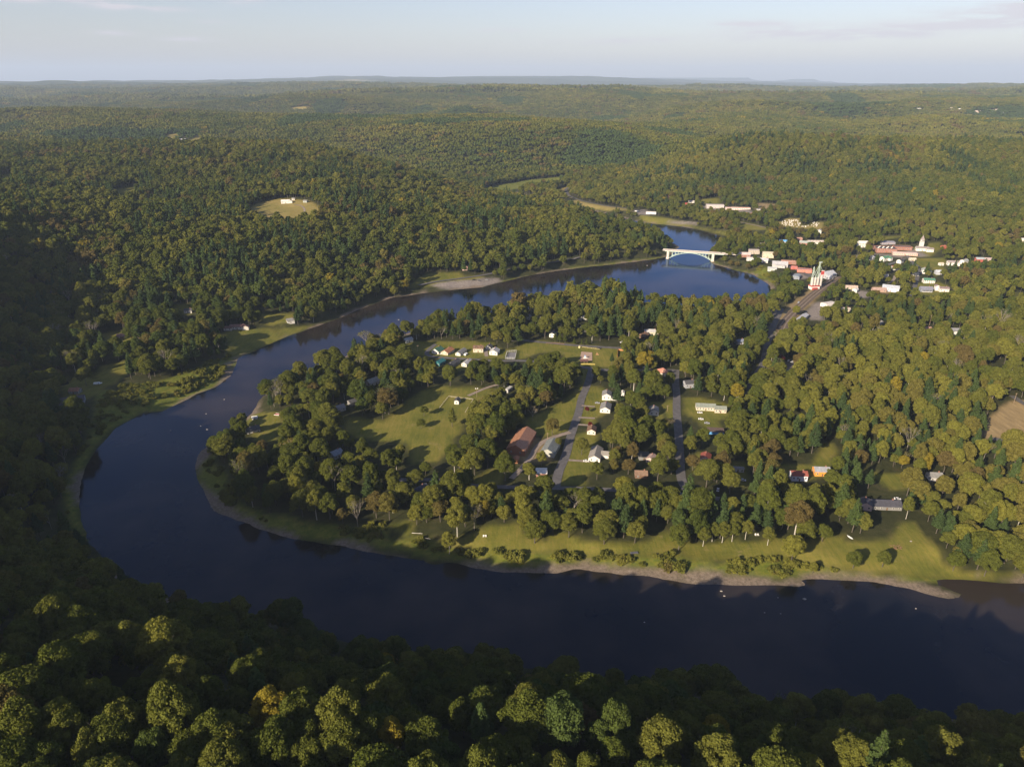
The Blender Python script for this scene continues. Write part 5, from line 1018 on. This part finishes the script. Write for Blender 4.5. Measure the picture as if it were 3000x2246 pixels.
def pine(seed, Rr, H, lev, card, dens):
    rs = np.random.RandomState(seed); cs = []; ra = []; V = []; F3 = []; F4 = []; o = 0
    for l in range(lev):
        t = l / (lev - 1); z = H * (.30 + .68 * t); R_ = Rr * (1 - t) ** .75 * rs.uniform(.75, 1.1) + .4
        nb = max(3, int(7 * (1 - t) + 3)); p0 = rs.uniform(0, 6)
        for b in range(nb):
            ph = p0 + 2 * pi * b / nb + rs.uniform(-.3, .3); ln = R_ * rs.uniform(.65, 1.15); m = max(4, int(ln * 3.6 * dens / card))
            s = rs.uniform(.15, 1, m) ** .7; w = rs.normal(0, .30, m) * (0.4 + ln * .28)
            P = np.stack([cos(ph) * s * ln - sin(ph) * w, sin(ph) * s * ln + cos(ph) * w, z + s * ln * .10 + rs.normal(0, .22, m)], -1)
            cv, cf = cards(rs, P, np.array([cos(ph) * .35, sin(ph) * .35, 1.0]), card, 0, .45, 1.25); V.append(cv); F4.append(cf + o); o += len(cv)
            c = np.array([cos(ph) * ln * .52, sin(ph) * ln * .52, z + ln * .04 - .1]); q = ICO1[0] * np.array([ln * .46, ln * .2 + .15, .45]) * rs.uniform(.75, 1.1, (42 if len(ICO1[0]) == 42 else len(ICO1[0]), 1))
            q = np.stack([q[:, 0] * cos(ph) - q[:, 1] * sin(ph), q[:, 0] * sin(ph) + q[:, 1] * cos(ph), q[:, 2]], -1) + c; V.append(q); F3.append(ICO1[1] + o); o += len(q)
    return np.concatenate(V), [tuple(t) for t in np.concatenate(F3)] + [tuple(t) for t in np.concatenate(F4)]
def trunk(seed, H, r, limbs=5, top=.8, Rr=4.0):
    rs = random.Random(seed); mb = MB(); p = Vector((0, 0, -.8)); n = 5
    for i in range(n):
        q = Vector((rs.uniform(-.25, .25), rs.uniform(-.25, .25), H * top * (i + 1) / n)); mb.tube(p, q, r * (1 - i / n * .75), r * (1 - (i + 1) / n * .75), 6, cap=False); p = q
    for i in range(limbs):
        a = i * 2.4 + rs.uniform(-.4, .4); z = H * rs.uniform(.3, .62); l = Rr * rs.uniform(.5, .85); s = Vector((0, 0, z)); m = s + Vector((cos(a) * l * .5, sin(a) * l * .5, l * .45)); e = s + Vector((cos(a) * l, sin(a) * l, l * 1.0))
        mb.tube(s, m, r * .42, r * .26, 5, cap=False); mb.tube(m, e, r * .26, r * .08, 5, cap=False)
    return mb
def bare(seed, H, Rr, twigs=True):
    rs = random.Random(seed); mb = MB(); tips = []
    def br(p, d, l, r, dep):
        q = p + d * l; mb.tube(p, q, r, r * .62, 5 if dep < 2 else 4, cap=False)
        if dep >= 5: tips.append(q); return
        for _ in range(3 if dep > 0 else 4):
            nd = (d + Vector((rs.uniform(-1, 1), rs.uniform(-1, 1), rs.uniform(-.15, .6))) * .62).normalized(); br(q, nd, l * rs.uniform(.58, .82), r * .58, dep + 1)
    br(Vector((0, 0, -.5)), Vector((0, 0, 1)), H * .34, .24, 0); return mb, tips
def mk(name, v, f, mats, mi=None): return mesh_np(name, v, f, mats, mi)
def merged(name, crown, tr, leafm, barkm):
    v, f = crown; n0 = len(v); v2 = np.array(tr.v) if tr else np.zeros((0, 3)); f2 = [tuple(i + n0 for i in q) for q in tr.f] if tr else []
    return mesh_np(name, np.concatenate([v, v2]), list(f) + f2, [leafm, barkm], [0] * len(f) + [1] * len(f2))
# near kinds, built as crown + trunk; each has (crown mesh, trunk mesh, height, radius)
NEAR = []; KINDS = []
for i in range(7):
    H = (16, 18, 15, 19, 17, 14, 18)[i]; Rr = (5.4, 6.2, 5.8, 5.2, 6.6, 4.6, 6.0)[i]
    cr, _ = broad(100 + i, Rr, H, (36, 46, 42, 32, 50, 30, 42)[i], .21, 1.0, lobe=(.31, .27, .29, .33, .26, .35, .28)[i])
    tr = trunk(i, H, .32, 6, .75, Rr); NEAR.append((mk('crown', cr[0], cr[1], [LEAF_I]), cr, tr, H, Rr, 'broadleaf'))
for i in range(3):
    H = (23, 20, 22)[i]; Rr = (5.2, 4.2, 4.6)[i]; cr = pine(200 + i, Rr, H, (13, 16, 15)[i], .30, 1.15)
    tr = trunk(20 + i, H, .34, 0, .97, Rr); NEAR.append((mk('crown', cr[0], cr[1], [LEAF_I]), cr, tr, H, Rr, 'pine'))
for i in range(2):
    mbb, tips = bare(50 + i, 15 + i * 2, 5); rs = np.random.RandomState(i)
    tp = np.array([t[:] for t in tips]); tp = tp[rs.choice(len(tp), min(len(tp), 700), False)]; cv, cf = cards(rs, np.repeat(tp, 1, 0) + rs.normal(0, .3, (len(tp), 3)), rs.normal(0, 1, (len(tp), 3)), .20)
    NEAR.append((mk('crown', cv, cf, [LEAF_I]), (cv, [tuple(t) for t in cf]), mbb, 15 + i * 2, 5, 'bare'))
lib = bpy.data.collections.new('tree_kinds')
def addlib(nm, me): o = bpy.data.objects.new(nm, me); lib.objects.link(o)
for i, (m_, cr, tr, H, Rr, k) in enumerate(NEAR):
    addlib('kind_%02d' % i, merged('tree', cr, tr, LEAF_I, DEADWOOD if k == 'bare' else (PALEBARK if i == 3 else BARK)))
n0 = len(NEAR)
for i in range(6):                 # 12..17 middle distance broadleaf
    H = (16, 18, 15, 19, 17, 14)[i]; Rr = (5.2, 6.0, 5.6, 5.0, 6.2, 4.6)[i]
    cr, _ = broad(300 + i, Rr, H, 17 + i % 3 * 4, .55, .85, lobe=.36); addlib('kind_%02d' % (n0 + i), merged('tree', cr, trunk(i, H, .3, 2, .6, Rr), LEAF_I, BARK))
for i in range(2):                 # 18,19 pines
    cr = pine(400 + i, 4.4, 21, 10, .8, .75); addlib('kind_%02d' % (n0 + 6 + i), merged('tree', cr, None, LEAF_I, BARK))
for i in range(4):                 # 20..23 far groves of several crowns
    rs = np.random.RandomState(500 + i); cs = []; ra = []
    for k in range(9):
        x = (k % 3 - 1) * 8.5 + rs.uniform(-2.4, 2.4); y = (k // 3 - 1) * 8.5 + rs.uniform(-2.4, 2.4); h = rs.uniform(12, 19)
        for q in range(4): cs.append(np.array([x + rs.uniform(-2.2, 2.2), y + rs.uniform(-2.2, 2.2), h - rs.uniform(2.5, 6.5)])); ra.append(rs.uniform(1.9, 3.2))
    cr = blobs(rs, cs, ra, 1.2, .35, core=.95, squash=1.0); addlib('kind_%02d' % (n0 + 8 + i), merged('grove', cr, None, LEAF_I, BARK))
rs = np.random.RandomState(9)      # 24,25 bushes
for i in range(2):
    cs = [np.array([rs.uniform(-1.6, 1.6), rs.uniform(-1.6, 1.6), rs.uniform(.6, 1.8)]) for _ in range(9)]; cr = blobs(rs, cs, [rs.uniform(.7, 1.3) for _ in cs], .3, .8)
    addlib('kind_%02d' % (n0 + 12 + i), merged('bush', cr, None, LEAF_I, BARK))
# ---------------------------------------------------------------- where the trees stand
rs = np.random.RandomState(4)
def jgrid(x0, x1, y0, y1, s, ylim=None):
    nx = int((x1 - x0) / s); ny = int((y1 - y0) / s)
    X, Y = np.meshgrid(np.arange(nx), np.arange(ny)); X = X.ravel().astype(float); Y = Y.ravel().astype(float)
    X = x0 + (X + .5 * (Y % 2)) * s; Y = y0 + Y * s; return X + rs.uniform(-.38, .38, X.size) * s, Y + rs.uniform(-.38, .38, X.size) * s
def viewpt(x, y, z, h):           # where the line of sight over the tree meets the land it stands on
    k = (CAMH - z) / np.maximum(CAMH - z - h, 20.0); return x * k, y * k
def open_mask(x, y, z, h, crown):
    """False where a tree would stand in, or lean over the view of, a clearing, road, river or building"""
    ok = np.ones(x.shape, bool)
    def pv_(f, zc):
        k = (CAMH - zc) / np.maximum(CAMH - z - h * f, 20.0); k = np.where(k >= .995, k, 1e3); return x * k, y * k
    for kind, keep, P, bb in CLP:
        for f in ((0, .35, .7, 1.0) if keep and bb[2] < 1500 else (0, .6) if keep else (0,)):
            a, b = pv_(f, bb[4]) if f else (x, y)
            s = np.where(ok & (a > bb[0] - 8) & (a < bb[1] + 8) & (b > bb[2] - 8) & (b < bb[3] + 8))[0]
            if len(s): ok[s[sdist(a[s], b[s], P) < (1.0 if f == 0 else -1.5)]] = False
    for kind, w, q in RL:
        bb = (q[:, 0].min() - 15, q[:, 0].max() + 15, q[:, 1].min() - 15, q[:, 1].max() + 15); zc = float(np.median(T(q[:, 0], q[:, 1])))
        for f in ((0,) if kind == 'driveway' else (0, .35, .7)):
            a, b = pv_(f, zc) if f else (x, y)
            s = np.where(ok & (a > bb[0]) & (a < bb[1]) & (b > bb[2]) & (b < bb[3]))[0]
            if len(s): ok[s[pdist(a[s], b[s], q, False) < w / 2 + (3.0 if f == 0 else -0.5)]] = False
    for (rx, ry, rd) in RES:
        zc = T1(rx, ry)
        for f in (0, .35, .7, 1.0):
            a, b = pv_(f, zc + 2) if f else (x, y)
            s = ok & (np.abs(a - rx) < rd + 4) & (np.abs(b - ry) < rd + 4)
            if s.any(): ok[s & (np.hypot(a - rx, b - ry) < rd + (3.5 if f == 0 else 2.0))] = False
    return ok
RPbb = (RP[:, 0].min(), RP[:, 0].max(), RP[:, 1].min(), RP[:, 1].max())
# ---------------------------------------------------------------- placing the trees
def tree_field(x0, x1, y0, y1, s, band):
    x, y = jgrid(x0, x1, y0, y1, s)
    lim = np.abs(x) < np.maximum((y + 260) * .80, 0) + 130
    if band == 'near': lim |= (y < 420) & (x > -900)
    x = x[lim]; y = y[lim]; return x, y
def finish(x, y, hh, clear_h=True):
    z = T(x, y); ok = np.ones(x.shape, bool)
    m = (y < 2700)
    d = rdist(x, y); ok &= d > 4.0 ; ok &= ~((z < 1.2) & m)
    ok &= open_mask(x, y, z, hh, 5.0) if clear_h else True
    for bx, by in CLEAR_VIEW:
        for f in (.3, .6, 1.0):
            a, b = viewpt(x, y, z, hh * f); ok &= ~((np.abs(a - bx) < 9) & (b > by - 8) & (b < by + 62))
    return z, ok
PX = []; PY = []; PZ = []; PK = []; PS = []; PT = []
def tintof(x, y, rsx, conif):
    n = fbm(x / 190., y / 190., 150, 3); n2 = vnoise(x / 38., y / 38., 160) - .5; n3 = vnoise(x / 420., y / 420., 180) - .5; br_ = (vnoise(x / 95., y / 95., 190) > .83) & (rsx.rand(x.size) < .5)
    t = .45 + n * .26 + n2 * .16 + n3 * .22 + rsx.normal(0, .095, x.size); t = np.clip(t, .14, .70); t = np.where(br_, rsx.uniform(.70, .78, x.size), t)
    au = rsx.rand(x.size); t = np.where(au < .035, rsx.uniform(.70, .80, x.size), t); t = np.where(au < .008, .86, t); t = t
    return np.where(conif, rsx.uniform(.0, .12, x.size), t)
# 1: up to 820 m; 2: up to 2200 m; 3: groves beyond
rsx = np.random.RandomState(11)
x, y = tree_field(-950, 900, -260, 880, 9.2, 'near'); th = rsx.uniform(11, 19, x.size)
slope = (y < 330) & (x > -330)
keep_ = ~(slope & (rsx.rand(x.size) < .10)) & ~(~slope & (y > 330) & (rsx.rand(x.size) < .16)) & ~(vnoise(x / 17., y / 17., 333) > .86); x = x[keep_]; y = y[keep_]; th = th[keep_]; slope = slope[keep_]
z, ok = finish(x, y, th); x = x[ok]; y = y[ok]; z = z[ok]; th = th[ok]; slope = slope[ok]
cf = (vnoise(x / 55., y / 55., 170) > .60) & (rsx.rand(x.size) < .42) | (rsx.rand(x.size) < .05)
cf &= ~(slope & (rsx.rand(x.size) < .7))
kd = rsx.randint(0, 7, x.size); kd = np.where(cf, rsx.randint(7, 10, x.size), kd); kd = np.where(~cf & (rsx.rand(x.size) < np.where(slope, .015, .03)), rsx.randint(10, 12, x.size), kd)
dist_ = np.hypot(np.hypot(x, y), CAMH - z)
sc_ = th / 16.0 * rsx.uniform(.9, 1.12, x.size) * np.where(cf, .88, 1.0) * np.where(slope, .95, 1.0) * (.86 + .42 * vnoise(x / 30., y / 30., 175)) * np.where(x < -330, 1.1, 1.0)
tn = tintof(x, y, rsx, cf)
T1s = dict(x=x, y=y, z=z, k=kd, s=sc_, t=tn)
x, y = tree_field(-2000, 2100, 880, 2250, 9.4, 'mid'); th = rsx.uniform(11, 18, x.size)
z0_ = T(x, y); town = (x > 150) & (x < 1150) & (y < 1750) & (z0_ < 34); th = np.where(town, th * .76, th * (.85 + .35 * vnoise(x / 60., y / 60., 176)))
k_ = ~(town & (rsx.rand(x.size) < .22)) & ~(vnoise(x / 22., y / 22., 334) > .95); x = x[k_]; y = y[k_]; th = th[k_]
z, ok = finish(x, y, th); x = x[ok]; y = y[ok]; z = z[ok]; th = th[ok]
cf = (vnoise(x / 70., y / 70., 170) > .68) & (rsx.rand(x.size) < .5)
T2s = dict(x=x, y=y, z=z, k=np.where(cf, rsx.randint(18, 20, x.size), rsx.randint(12, 18, x.size)), s=th / 16. * rsx.uniform(.98, 1.28, x.size), t=tintof(x, y, rsx, cf))
x, y = tree_field(-5500, 5600, 2250, 6200, 24., 'far'); z, ok = finish(x, y, np.full(x.size, 15.))
ok &= ~farfield(x, y); x = x[ok]; y = y[ok]; z = z[ok]; cf = vnoise(x / 300., y / 300., 171) > .72
T3s = dict(x=x, y=y, z=z - 1, k=rsx.randint(20, 24, x.size), s=rsx.uniform(.9, 1.2, x.size), t=tintof(x, y, rsx, cf))
x, y = tree_field(-10500, 10600, 6200, 11500, 52., 'far'); k_ = ~farfield(x, y); x = x[k_]; y = y[k_]; z = T(x, y); cf = vnoise(x / 500., y / 500., 171) > .72
T4s = dict(x=x, y=y, z=z - 3, k=rsx.randint(20, 24, x.size), s=rsx.uniform(2.0, 2.5, x.size), t=tintof(x, y, rsx, cf))
# individuals: the trees that show largest
pu, pv, pc = proj(T1s['x'], T1s['y'], T1s['z'] + 12 * T1s['s'])
vis = (pu > -20) & (pu < 3020) & (pv > 0) & (pv < 2290) & (pc > 40)
size = np.where(vis, T1s['s'] / pc, 0); order = np.argsort(-size)[:255]
ind = np.zeros(size.size, bool); ind[order] = True; ind &= vis
def pctl(a, n): return int(round(100 * a / n))
crown_me = {}; trunk_me = {}
for k, (m_, cr, tr, H, Rr, kn) in enumerate(NEAR):
    trunk_me[k] = mesh_np('trunk', tr.v, tr.f, [DEADWOOD if kn == 'bare' else PALEBARK if k == 3 else BARK])
adj = lambda t: 'blue-green' if t < .1 else 'dark green' if t < .34 else 'green' if t < .5 else 'olive' if t < .62 else 'yellow-green' if t < .7 else 'brownish' if t < .83 else 'golden yellow' if t < .88 else 'rust coloured'
seen = {}
_ones = 'zero one two three four five six seven eight nine ten eleven twelve thirteen fourteen fifteen sixteen seventeen eighteen nineteen'.split(); _tens = '- - twenty thirty forty fifty sixty seventy eighty ninety'.split()
def words(n): return _ones[n] if n < 20 else _tens[n // 10] + ('-' + _ones[n % 10] if n % 10 else '') if n < 100 else 'hundred'
for i in np.where(ind)[0]:
    k = int(T1s['k'][i]); H, Rr, kn = NEAR[k][3:6]; s = float(T1s['s'][i]); tt = float(T1s['t'][i])
    nm = {'broadleaf': 'broadleaf_tree', 'pine': 'pine_tree', 'bare': 'bare_tree'}[kn]
    r = empty(nm, (T1s['x'][i], T1s['y'][i], T1s['z'][i]), rsx.uniform(0, 6.28)); r.scale = (s * rsx.uniform(.85, 1.18), s * rsx.uniform(.85, 1.18), s * rsx.uniform(.88, 1.2))
    u_, v_ = pctl(pu[i], 3000), pctl(pv[i], 2246); u_ = min(max(u_, 1), 99); v_ = min(max(v_, 1), 99)
    where = ' on near slope, ' if T1s['y'][i] < 330 and T1s['x'][i] > -330 and pv[i] > 1650 else ' by river bend, '
    while (u_, v_) in seen: v_ -= 1
    seen[(u_, v_)] = 1
    lab = {'broadleaf': adj(tt) + ' broadleaf', 'pine': 'blue-green pine', 'bare': 'nearly bare tree'}[kn] + where + '%s percent across, %s percent down the photo' % (words(u_), words(v_))
    tag(r, lab, {'broadleaf': 'tree', 'pine': 'pine tree', 'bare': 'bare tree'}[kn], 'largest trees of the near woods')
    c = bpy.data.objects.new('crown', NEAR[k][0]); C.objects.link(c); c.parent = r; c['tint'] = tt; c.material_slots[0].link = 'OBJECT'; c.material_slots[0].material = LEAF_O
    t_ = bpy.data.objects.new('trunk', trunk_me[k]); C.objects.link(t_); t_.parent = r
# trees that stand alone or mark a place, one by one
BR, PN, BA = 'broadleaf_tree', 'pine_tree', 'bare_tree'
SPEC = [(1317,1622,3,17,.62,'bushy yellow-green tree at the shaded end of the riverside lawn'),(1566,1590,5,17,.45,'round green tree on the riverside lawn, below the street end'),(1620,1566,1,17,.4,'dark green tree just right of the round lawn tree'),
 (1666,1574,0,18,.5,'tree with a pale trunk base by two lawn chairs'),(1770,1593,4,19,.46,'broad tree with a reddish crown side on the lawn'),(1860,1590,2,16,.58,'olive tree leaning over the lawn right of the broad one'),(1987,1612,6,20,.36,'large grey-green tree where the lawn meets the weeds'),
 (2059,1600,3,15,.48,'leftmost tree of the riverside row of pale trunks'),(2086,1586,3,15,.46,'second tree of the riverside row of pale trunks'),(2115,1589,3,16,.5,'third tree of the riverside row of pale trunks'),(2144,1586,3,15,.44,'fourth tree of the riverside row of pale trunks'),(2183,1580,3,15,.56,'last tree of the riverside row of pale trunks'),
 (2248,1597,3,14,.52,'slim pale-trunked tree right of the white chairs'),(2317,1650,1,21,.66,'tall yellow-green tree standing out toward the shingle'),(2355,1588,4,17,.46,'dark spreading tree behind the tall yellow-green one'),(2408,1586,2,13,.4,'small dark tree above the shingle point'),
 (2380,1680,5,8,.62,'bright low bush-like tree at the top of the gravel'),(2498,1664,5,12,.36,'round dusty green tree on the open lawn, left of two'),(2584,1660,5,11,.42,'round green tree on the open lawn, right of two'),(2792,1672,2,14,.34,'pale grey-green willow at the lawn edge'),
 (2883,1688,6,19,.38,'silvery willow leaning over the cove'),(2860,1640,4,20,.4,'big willow above the cove'),(2942,1650,4,20,.46,'big bright willow at the right end of the lawn'),(2992,1700,1,18,.5,'willow at the right edge over the water'),
 (1243,1219,5,10,.42,'small lone tree on the big lawn, upper of two'),(1234,1255,4,9,.4,'low dark tree on the big lawn, lower of two'),(1325,1250,8,19,.5,'tall ivy-green cone tree below the white shed'),(1618,1273,1,15,.72,'big brownish tree beside the driveway and street'),
 (1704,1332,2,15,.56,'olive tree on the lawn of the long ranch house'),(1586,1366,0,13,.64,'bright yellow-green tree before the grey barn'),(1477,1372,1,15,.5,'large green tree left of the rusty hall'),(1634,1312,5,9,.55,'small bright tree between barn and street'),
 (1626,1004,8,12,.3,'leftmost of the round firs by the upper road'),(1640,1005,8,13,.28,'second of the round firs by the upper road'),(1655,1006,8,12,.3,'third of the round firs by the upper road'),(1682,1011,7,9,.28,'cone fir right of the round firs'),(1704,1012,8,7,.28,'short cone fir by the upper road'),(1718,1012,8,8,.28,'slim cone fir by the upper road'),
 (1792,1066,9,13,.06,'blue-green pine at the cross road corner'),(1720,1209,5,6,.97,'dark red leaved bush tree, upper of two, by the street'),(1729,1254,5,6,.97,'dark red leaved bush tree, lower of two, by the street'),(1939,994,2,14,.99,'dark purple tree beside the cream hipped house'),
 (2284,1072,1,13,.99,'dark purple-red tree by the parked cars in the woods'),(1508,1136,6,15,.6,'pale yellow-green weeping tree above the big lawn'),(1477,1133,3,15,.56,'slender pale green tree left of the weeping one'),(1957,1262,10,12,.74,'thin reddish tree at the right-hand street'),
 (2100,1414,4,17,.58,'broad yellow-green tree in front of the red-roofed cottage'),(2458,1512,7,27,.12,'very large pine beside the orange house'),(1156,870,6,16,.64,'big pale yellow-green tree at the left bank water edge'),(253,1130,4,19,.46,'large tree sheltering the parked vans near the pond'),
 (1560,1232,11,13,.74,'bare grey tree in a corner of the upper meadow'),(1788,1310,4,19,.56,'huge light green tree right of the long ranch house'),(1815,1260,2,17,.5,'wide green tree behind the brown-roofed house'),(2262,1398,1,15,.6,'green tree between the trailer and the pale blue house'),
 (2190,1340,9,15,.2,'dark pointed spruce in the row behind the trailer'),(2215,1338,9,15,.2,'second dark spruce in the row behind the trailer'),(2330,928,1,15,.66,'bright yellow tree between street and railway')]
for (u, v, k, h, tt, lab) in SPEC:
    x, y, z = at(u, v); H, Rr, kn = NEAR[k][3:6]; s = h / H
    r = empty({'broadleaf': BR, 'pine': PN, 'bare': BA}[kn], (x, y, z), rsx.uniform(0, 6.28)); wd = {'cone fir': 1.0}.get(lab[:8], 1.0); r.scale = (s * (1.15 if 'round' in lab or 'big' in lab else 1.0), s * (1.15 if 'round' in lab or 'big' in lab else 1.0), s)
    tag(r, lab, 'pine tree' if kn == 'pine' else 'tree', None)
    c = bpy.data.objects.new('crown', NEAR[k][0]); C.objects.link(c); c.parent = r; c['tint'] = float(tt); c.material_slots[0].link = 'OBJECT'; c.material_slots[0].material = LEAF_O
    t_ = bpy.data.objects.new('trunk', trunk_me[k]); C.objects.link(t_); t_.parent = r
# instanced woods
def woods(name, D, mask, label, cat='woodland', seed=1):
    n = int(mask.sum()); rs_ = np.random.RandomState(seed)
    me = bpy.data.meshes.new(name); me.vertices.add(n); me.vertices.foreach_set('co', np.column_stack([D['x'][mask], D['y'][mask], D['z'][mask]]).astype(np.float32).ravel())
    def at_(nm, ty, arr): a = me.attributes.new(nm, ty, 'POINT'); a.data.foreach_set('value', arr)
    at_('kind', 'INT', D['k'][mask].astype(np.int32)); a3 = me.attributes.new('sc', 'FLOAT_VECTOR', 'POINT'); sv = D['s'][mask][:, None] * np.stack([rs_.uniform(.82, 1.2, n), rs_.uniform(.82, 1.2, n), rs_.uniform(.84, 1.22, n)], -1); a3.data.foreach_set('vector', sv.astype(np.float32).ravel()); at_('tint', 'FLOAT', D['t'][mask].astype(np.float32)); at_('rz', 'FLOAT', rs_.uniform(0, 6.283, n).astype(np.float32))
    o = bpy.data.objects.new(name, me); C.objects.link(o); tag(o, label, cat, kind='stuff')
    ng = bpy.data.node_groups.new('scatter', 'GeometryNodeTree'); ng.interface.new_socket('Geometry', in_out='INPUT', socket_type='NodeSocketGeometry'); ng.interface.new_socket('Geometry', in_out='OUTPUT', socket_type='NodeSocketGeometry')
    N = ng.nodes; L = ng.links; gi = N.new('NodeGroupInput'); go = N.new('NodeGroupOutput'); ip = N.new('GeometryNodeInstanceOnPoints'); ci = N.new('GeometryNodeCollectionInfo')
    ci.inputs[0].default_value = lib; ci.inputs['Separate Children'].default_value = True; ci.inputs['Reset Children'].default_value = True
    def na(nm, ty): a = N.new('GeometryNodeInputNamedAttribute'); a.data_type = ty; a.inputs[0].default_value = nm; return a.outputs[0]
    m2p = N.new('GeometryNodeMeshToPoints'); L.new(gi.outputs[0], m2p.inputs[0]); L.new(m2p.outputs[0], ip.inputs['Points']); L.new(ci.outputs[0], ip.inputs['Instance']); ip.inputs['Pick Instance'].default_value = True
    L.new(na('kind', 'INT'), ip.inputs['Instance Index']); L.new(na('sc', 'FLOAT_VECTOR'), ip.inputs['Scale'])
    cx = N.new('ShaderNodeCombineXYZ'); L.new(na('rz', 'FLOAT'), cx.inputs[2]); L.new(cx.outputs[0], ip.inputs['Rotation']); L.new(ip.outputs[0], go.inputs[0])
    md = o.modifiers.new('scatter', 'NODES'); md.node_group = ng; return o
rest = ~ind; nearslope = (T1s['y'] < 330) & (T1s['x'] > -330)
woods('woodland', T1s, rest & nearslope, 'shaded mixed woodland filling the near slope above the river', seed=1)
woods('woodland', T1s, rest & ~nearslope, 'mixed woodland and garden trees of the river bend and its left bank', seed=2)
woods('forest', T2s, np.ones(T2s['x'].size, bool), 'continuous green forest over the hills on both sides of the bridge', 'forest', 3)
T34 = {q: np.concatenate([T3s[q], T4s[q]]) for q in T3s}
woods('distant_forest', T34, np.ones(T34['x'].size, bool), 'far forest covering the ridges and plateau up to the haze', 'forest', 4)
# shrubs on the banks and rough meadows
bx_, by_ = [], []
for kind, keep, P, bb in CLP:
    if kind != 'rough' or P[:, 1].mean() > 1300: continue
    n = int((bb[1] - bb[0]) * (bb[3] - bb[2]) / 16); a = rsx.uniform(bb[0], bb[1], n); b = rsx.uniform(bb[2], bb[3], n)
    q = inpoly(a, b, P) & (fbm(a / 16., b / 16., 200, 3) > -.08); bx_.append(a[q]); by_.append(b[q])
bx_ = np.concatenate(bx_); by_ = np.concatenate(by_); bz = T(bx_, by_); q = (bz > 1.0) & (rdist(bx_, by_) > 7); bx_, by_, bz = bx_[q], by_[q], bz[q]
DB = dict(x=bx_, y=by_, z=bz - .4, k=rsx.randint(24, 26, bx_.size), s=rsx.uniform(.35, 1.0, bx_.size) * (1 + .9 * vnoise(bx_ / 20., by_ / 20., 210)), t=np.clip(rsx.normal(.58, .07, bx_.size), .4, .72))
woods('riverbank_shrubs', DB, np.ones(bx_.size, bool), 'bright green shrubs and weeds along the sunny shores', 'shrubs', 5)
# ---------------------------------------------------------------- haze
mb = MB(); mb.box(-50500, 50500, -1500, 56500, -400, 1200)
hz = mb.build('haze', []); hz.data.materials.clear(); hm = bpy.data.materials.new('haze'); hm.use_nodes = True; nt = hm.node_tree; nt.nodes.clear()
o_ = nt.nodes.new('ShaderNodeOutputMaterial'); pvn = nt.nodes.new('ShaderNodeVolumePrincipled'); pvn.inputs['Color'].default_value = HAZEC; pvn.inputs['Density'].default_value = HAZED; pvn.inputs['Anisotropy'].default_value = 0.0
nt.links.new(pvn.outputs[0], o_.inputs['Volume']); hz.data.materials.append(hm); tag(hz, 'thin bluish haze over the far hills', 'haze', kind='stuff')
print('TREES', int(ind.sum()), T1s['x'].size, T2s['x'].size, T3s['x'].size, T4s['x'].size, bx_.size)
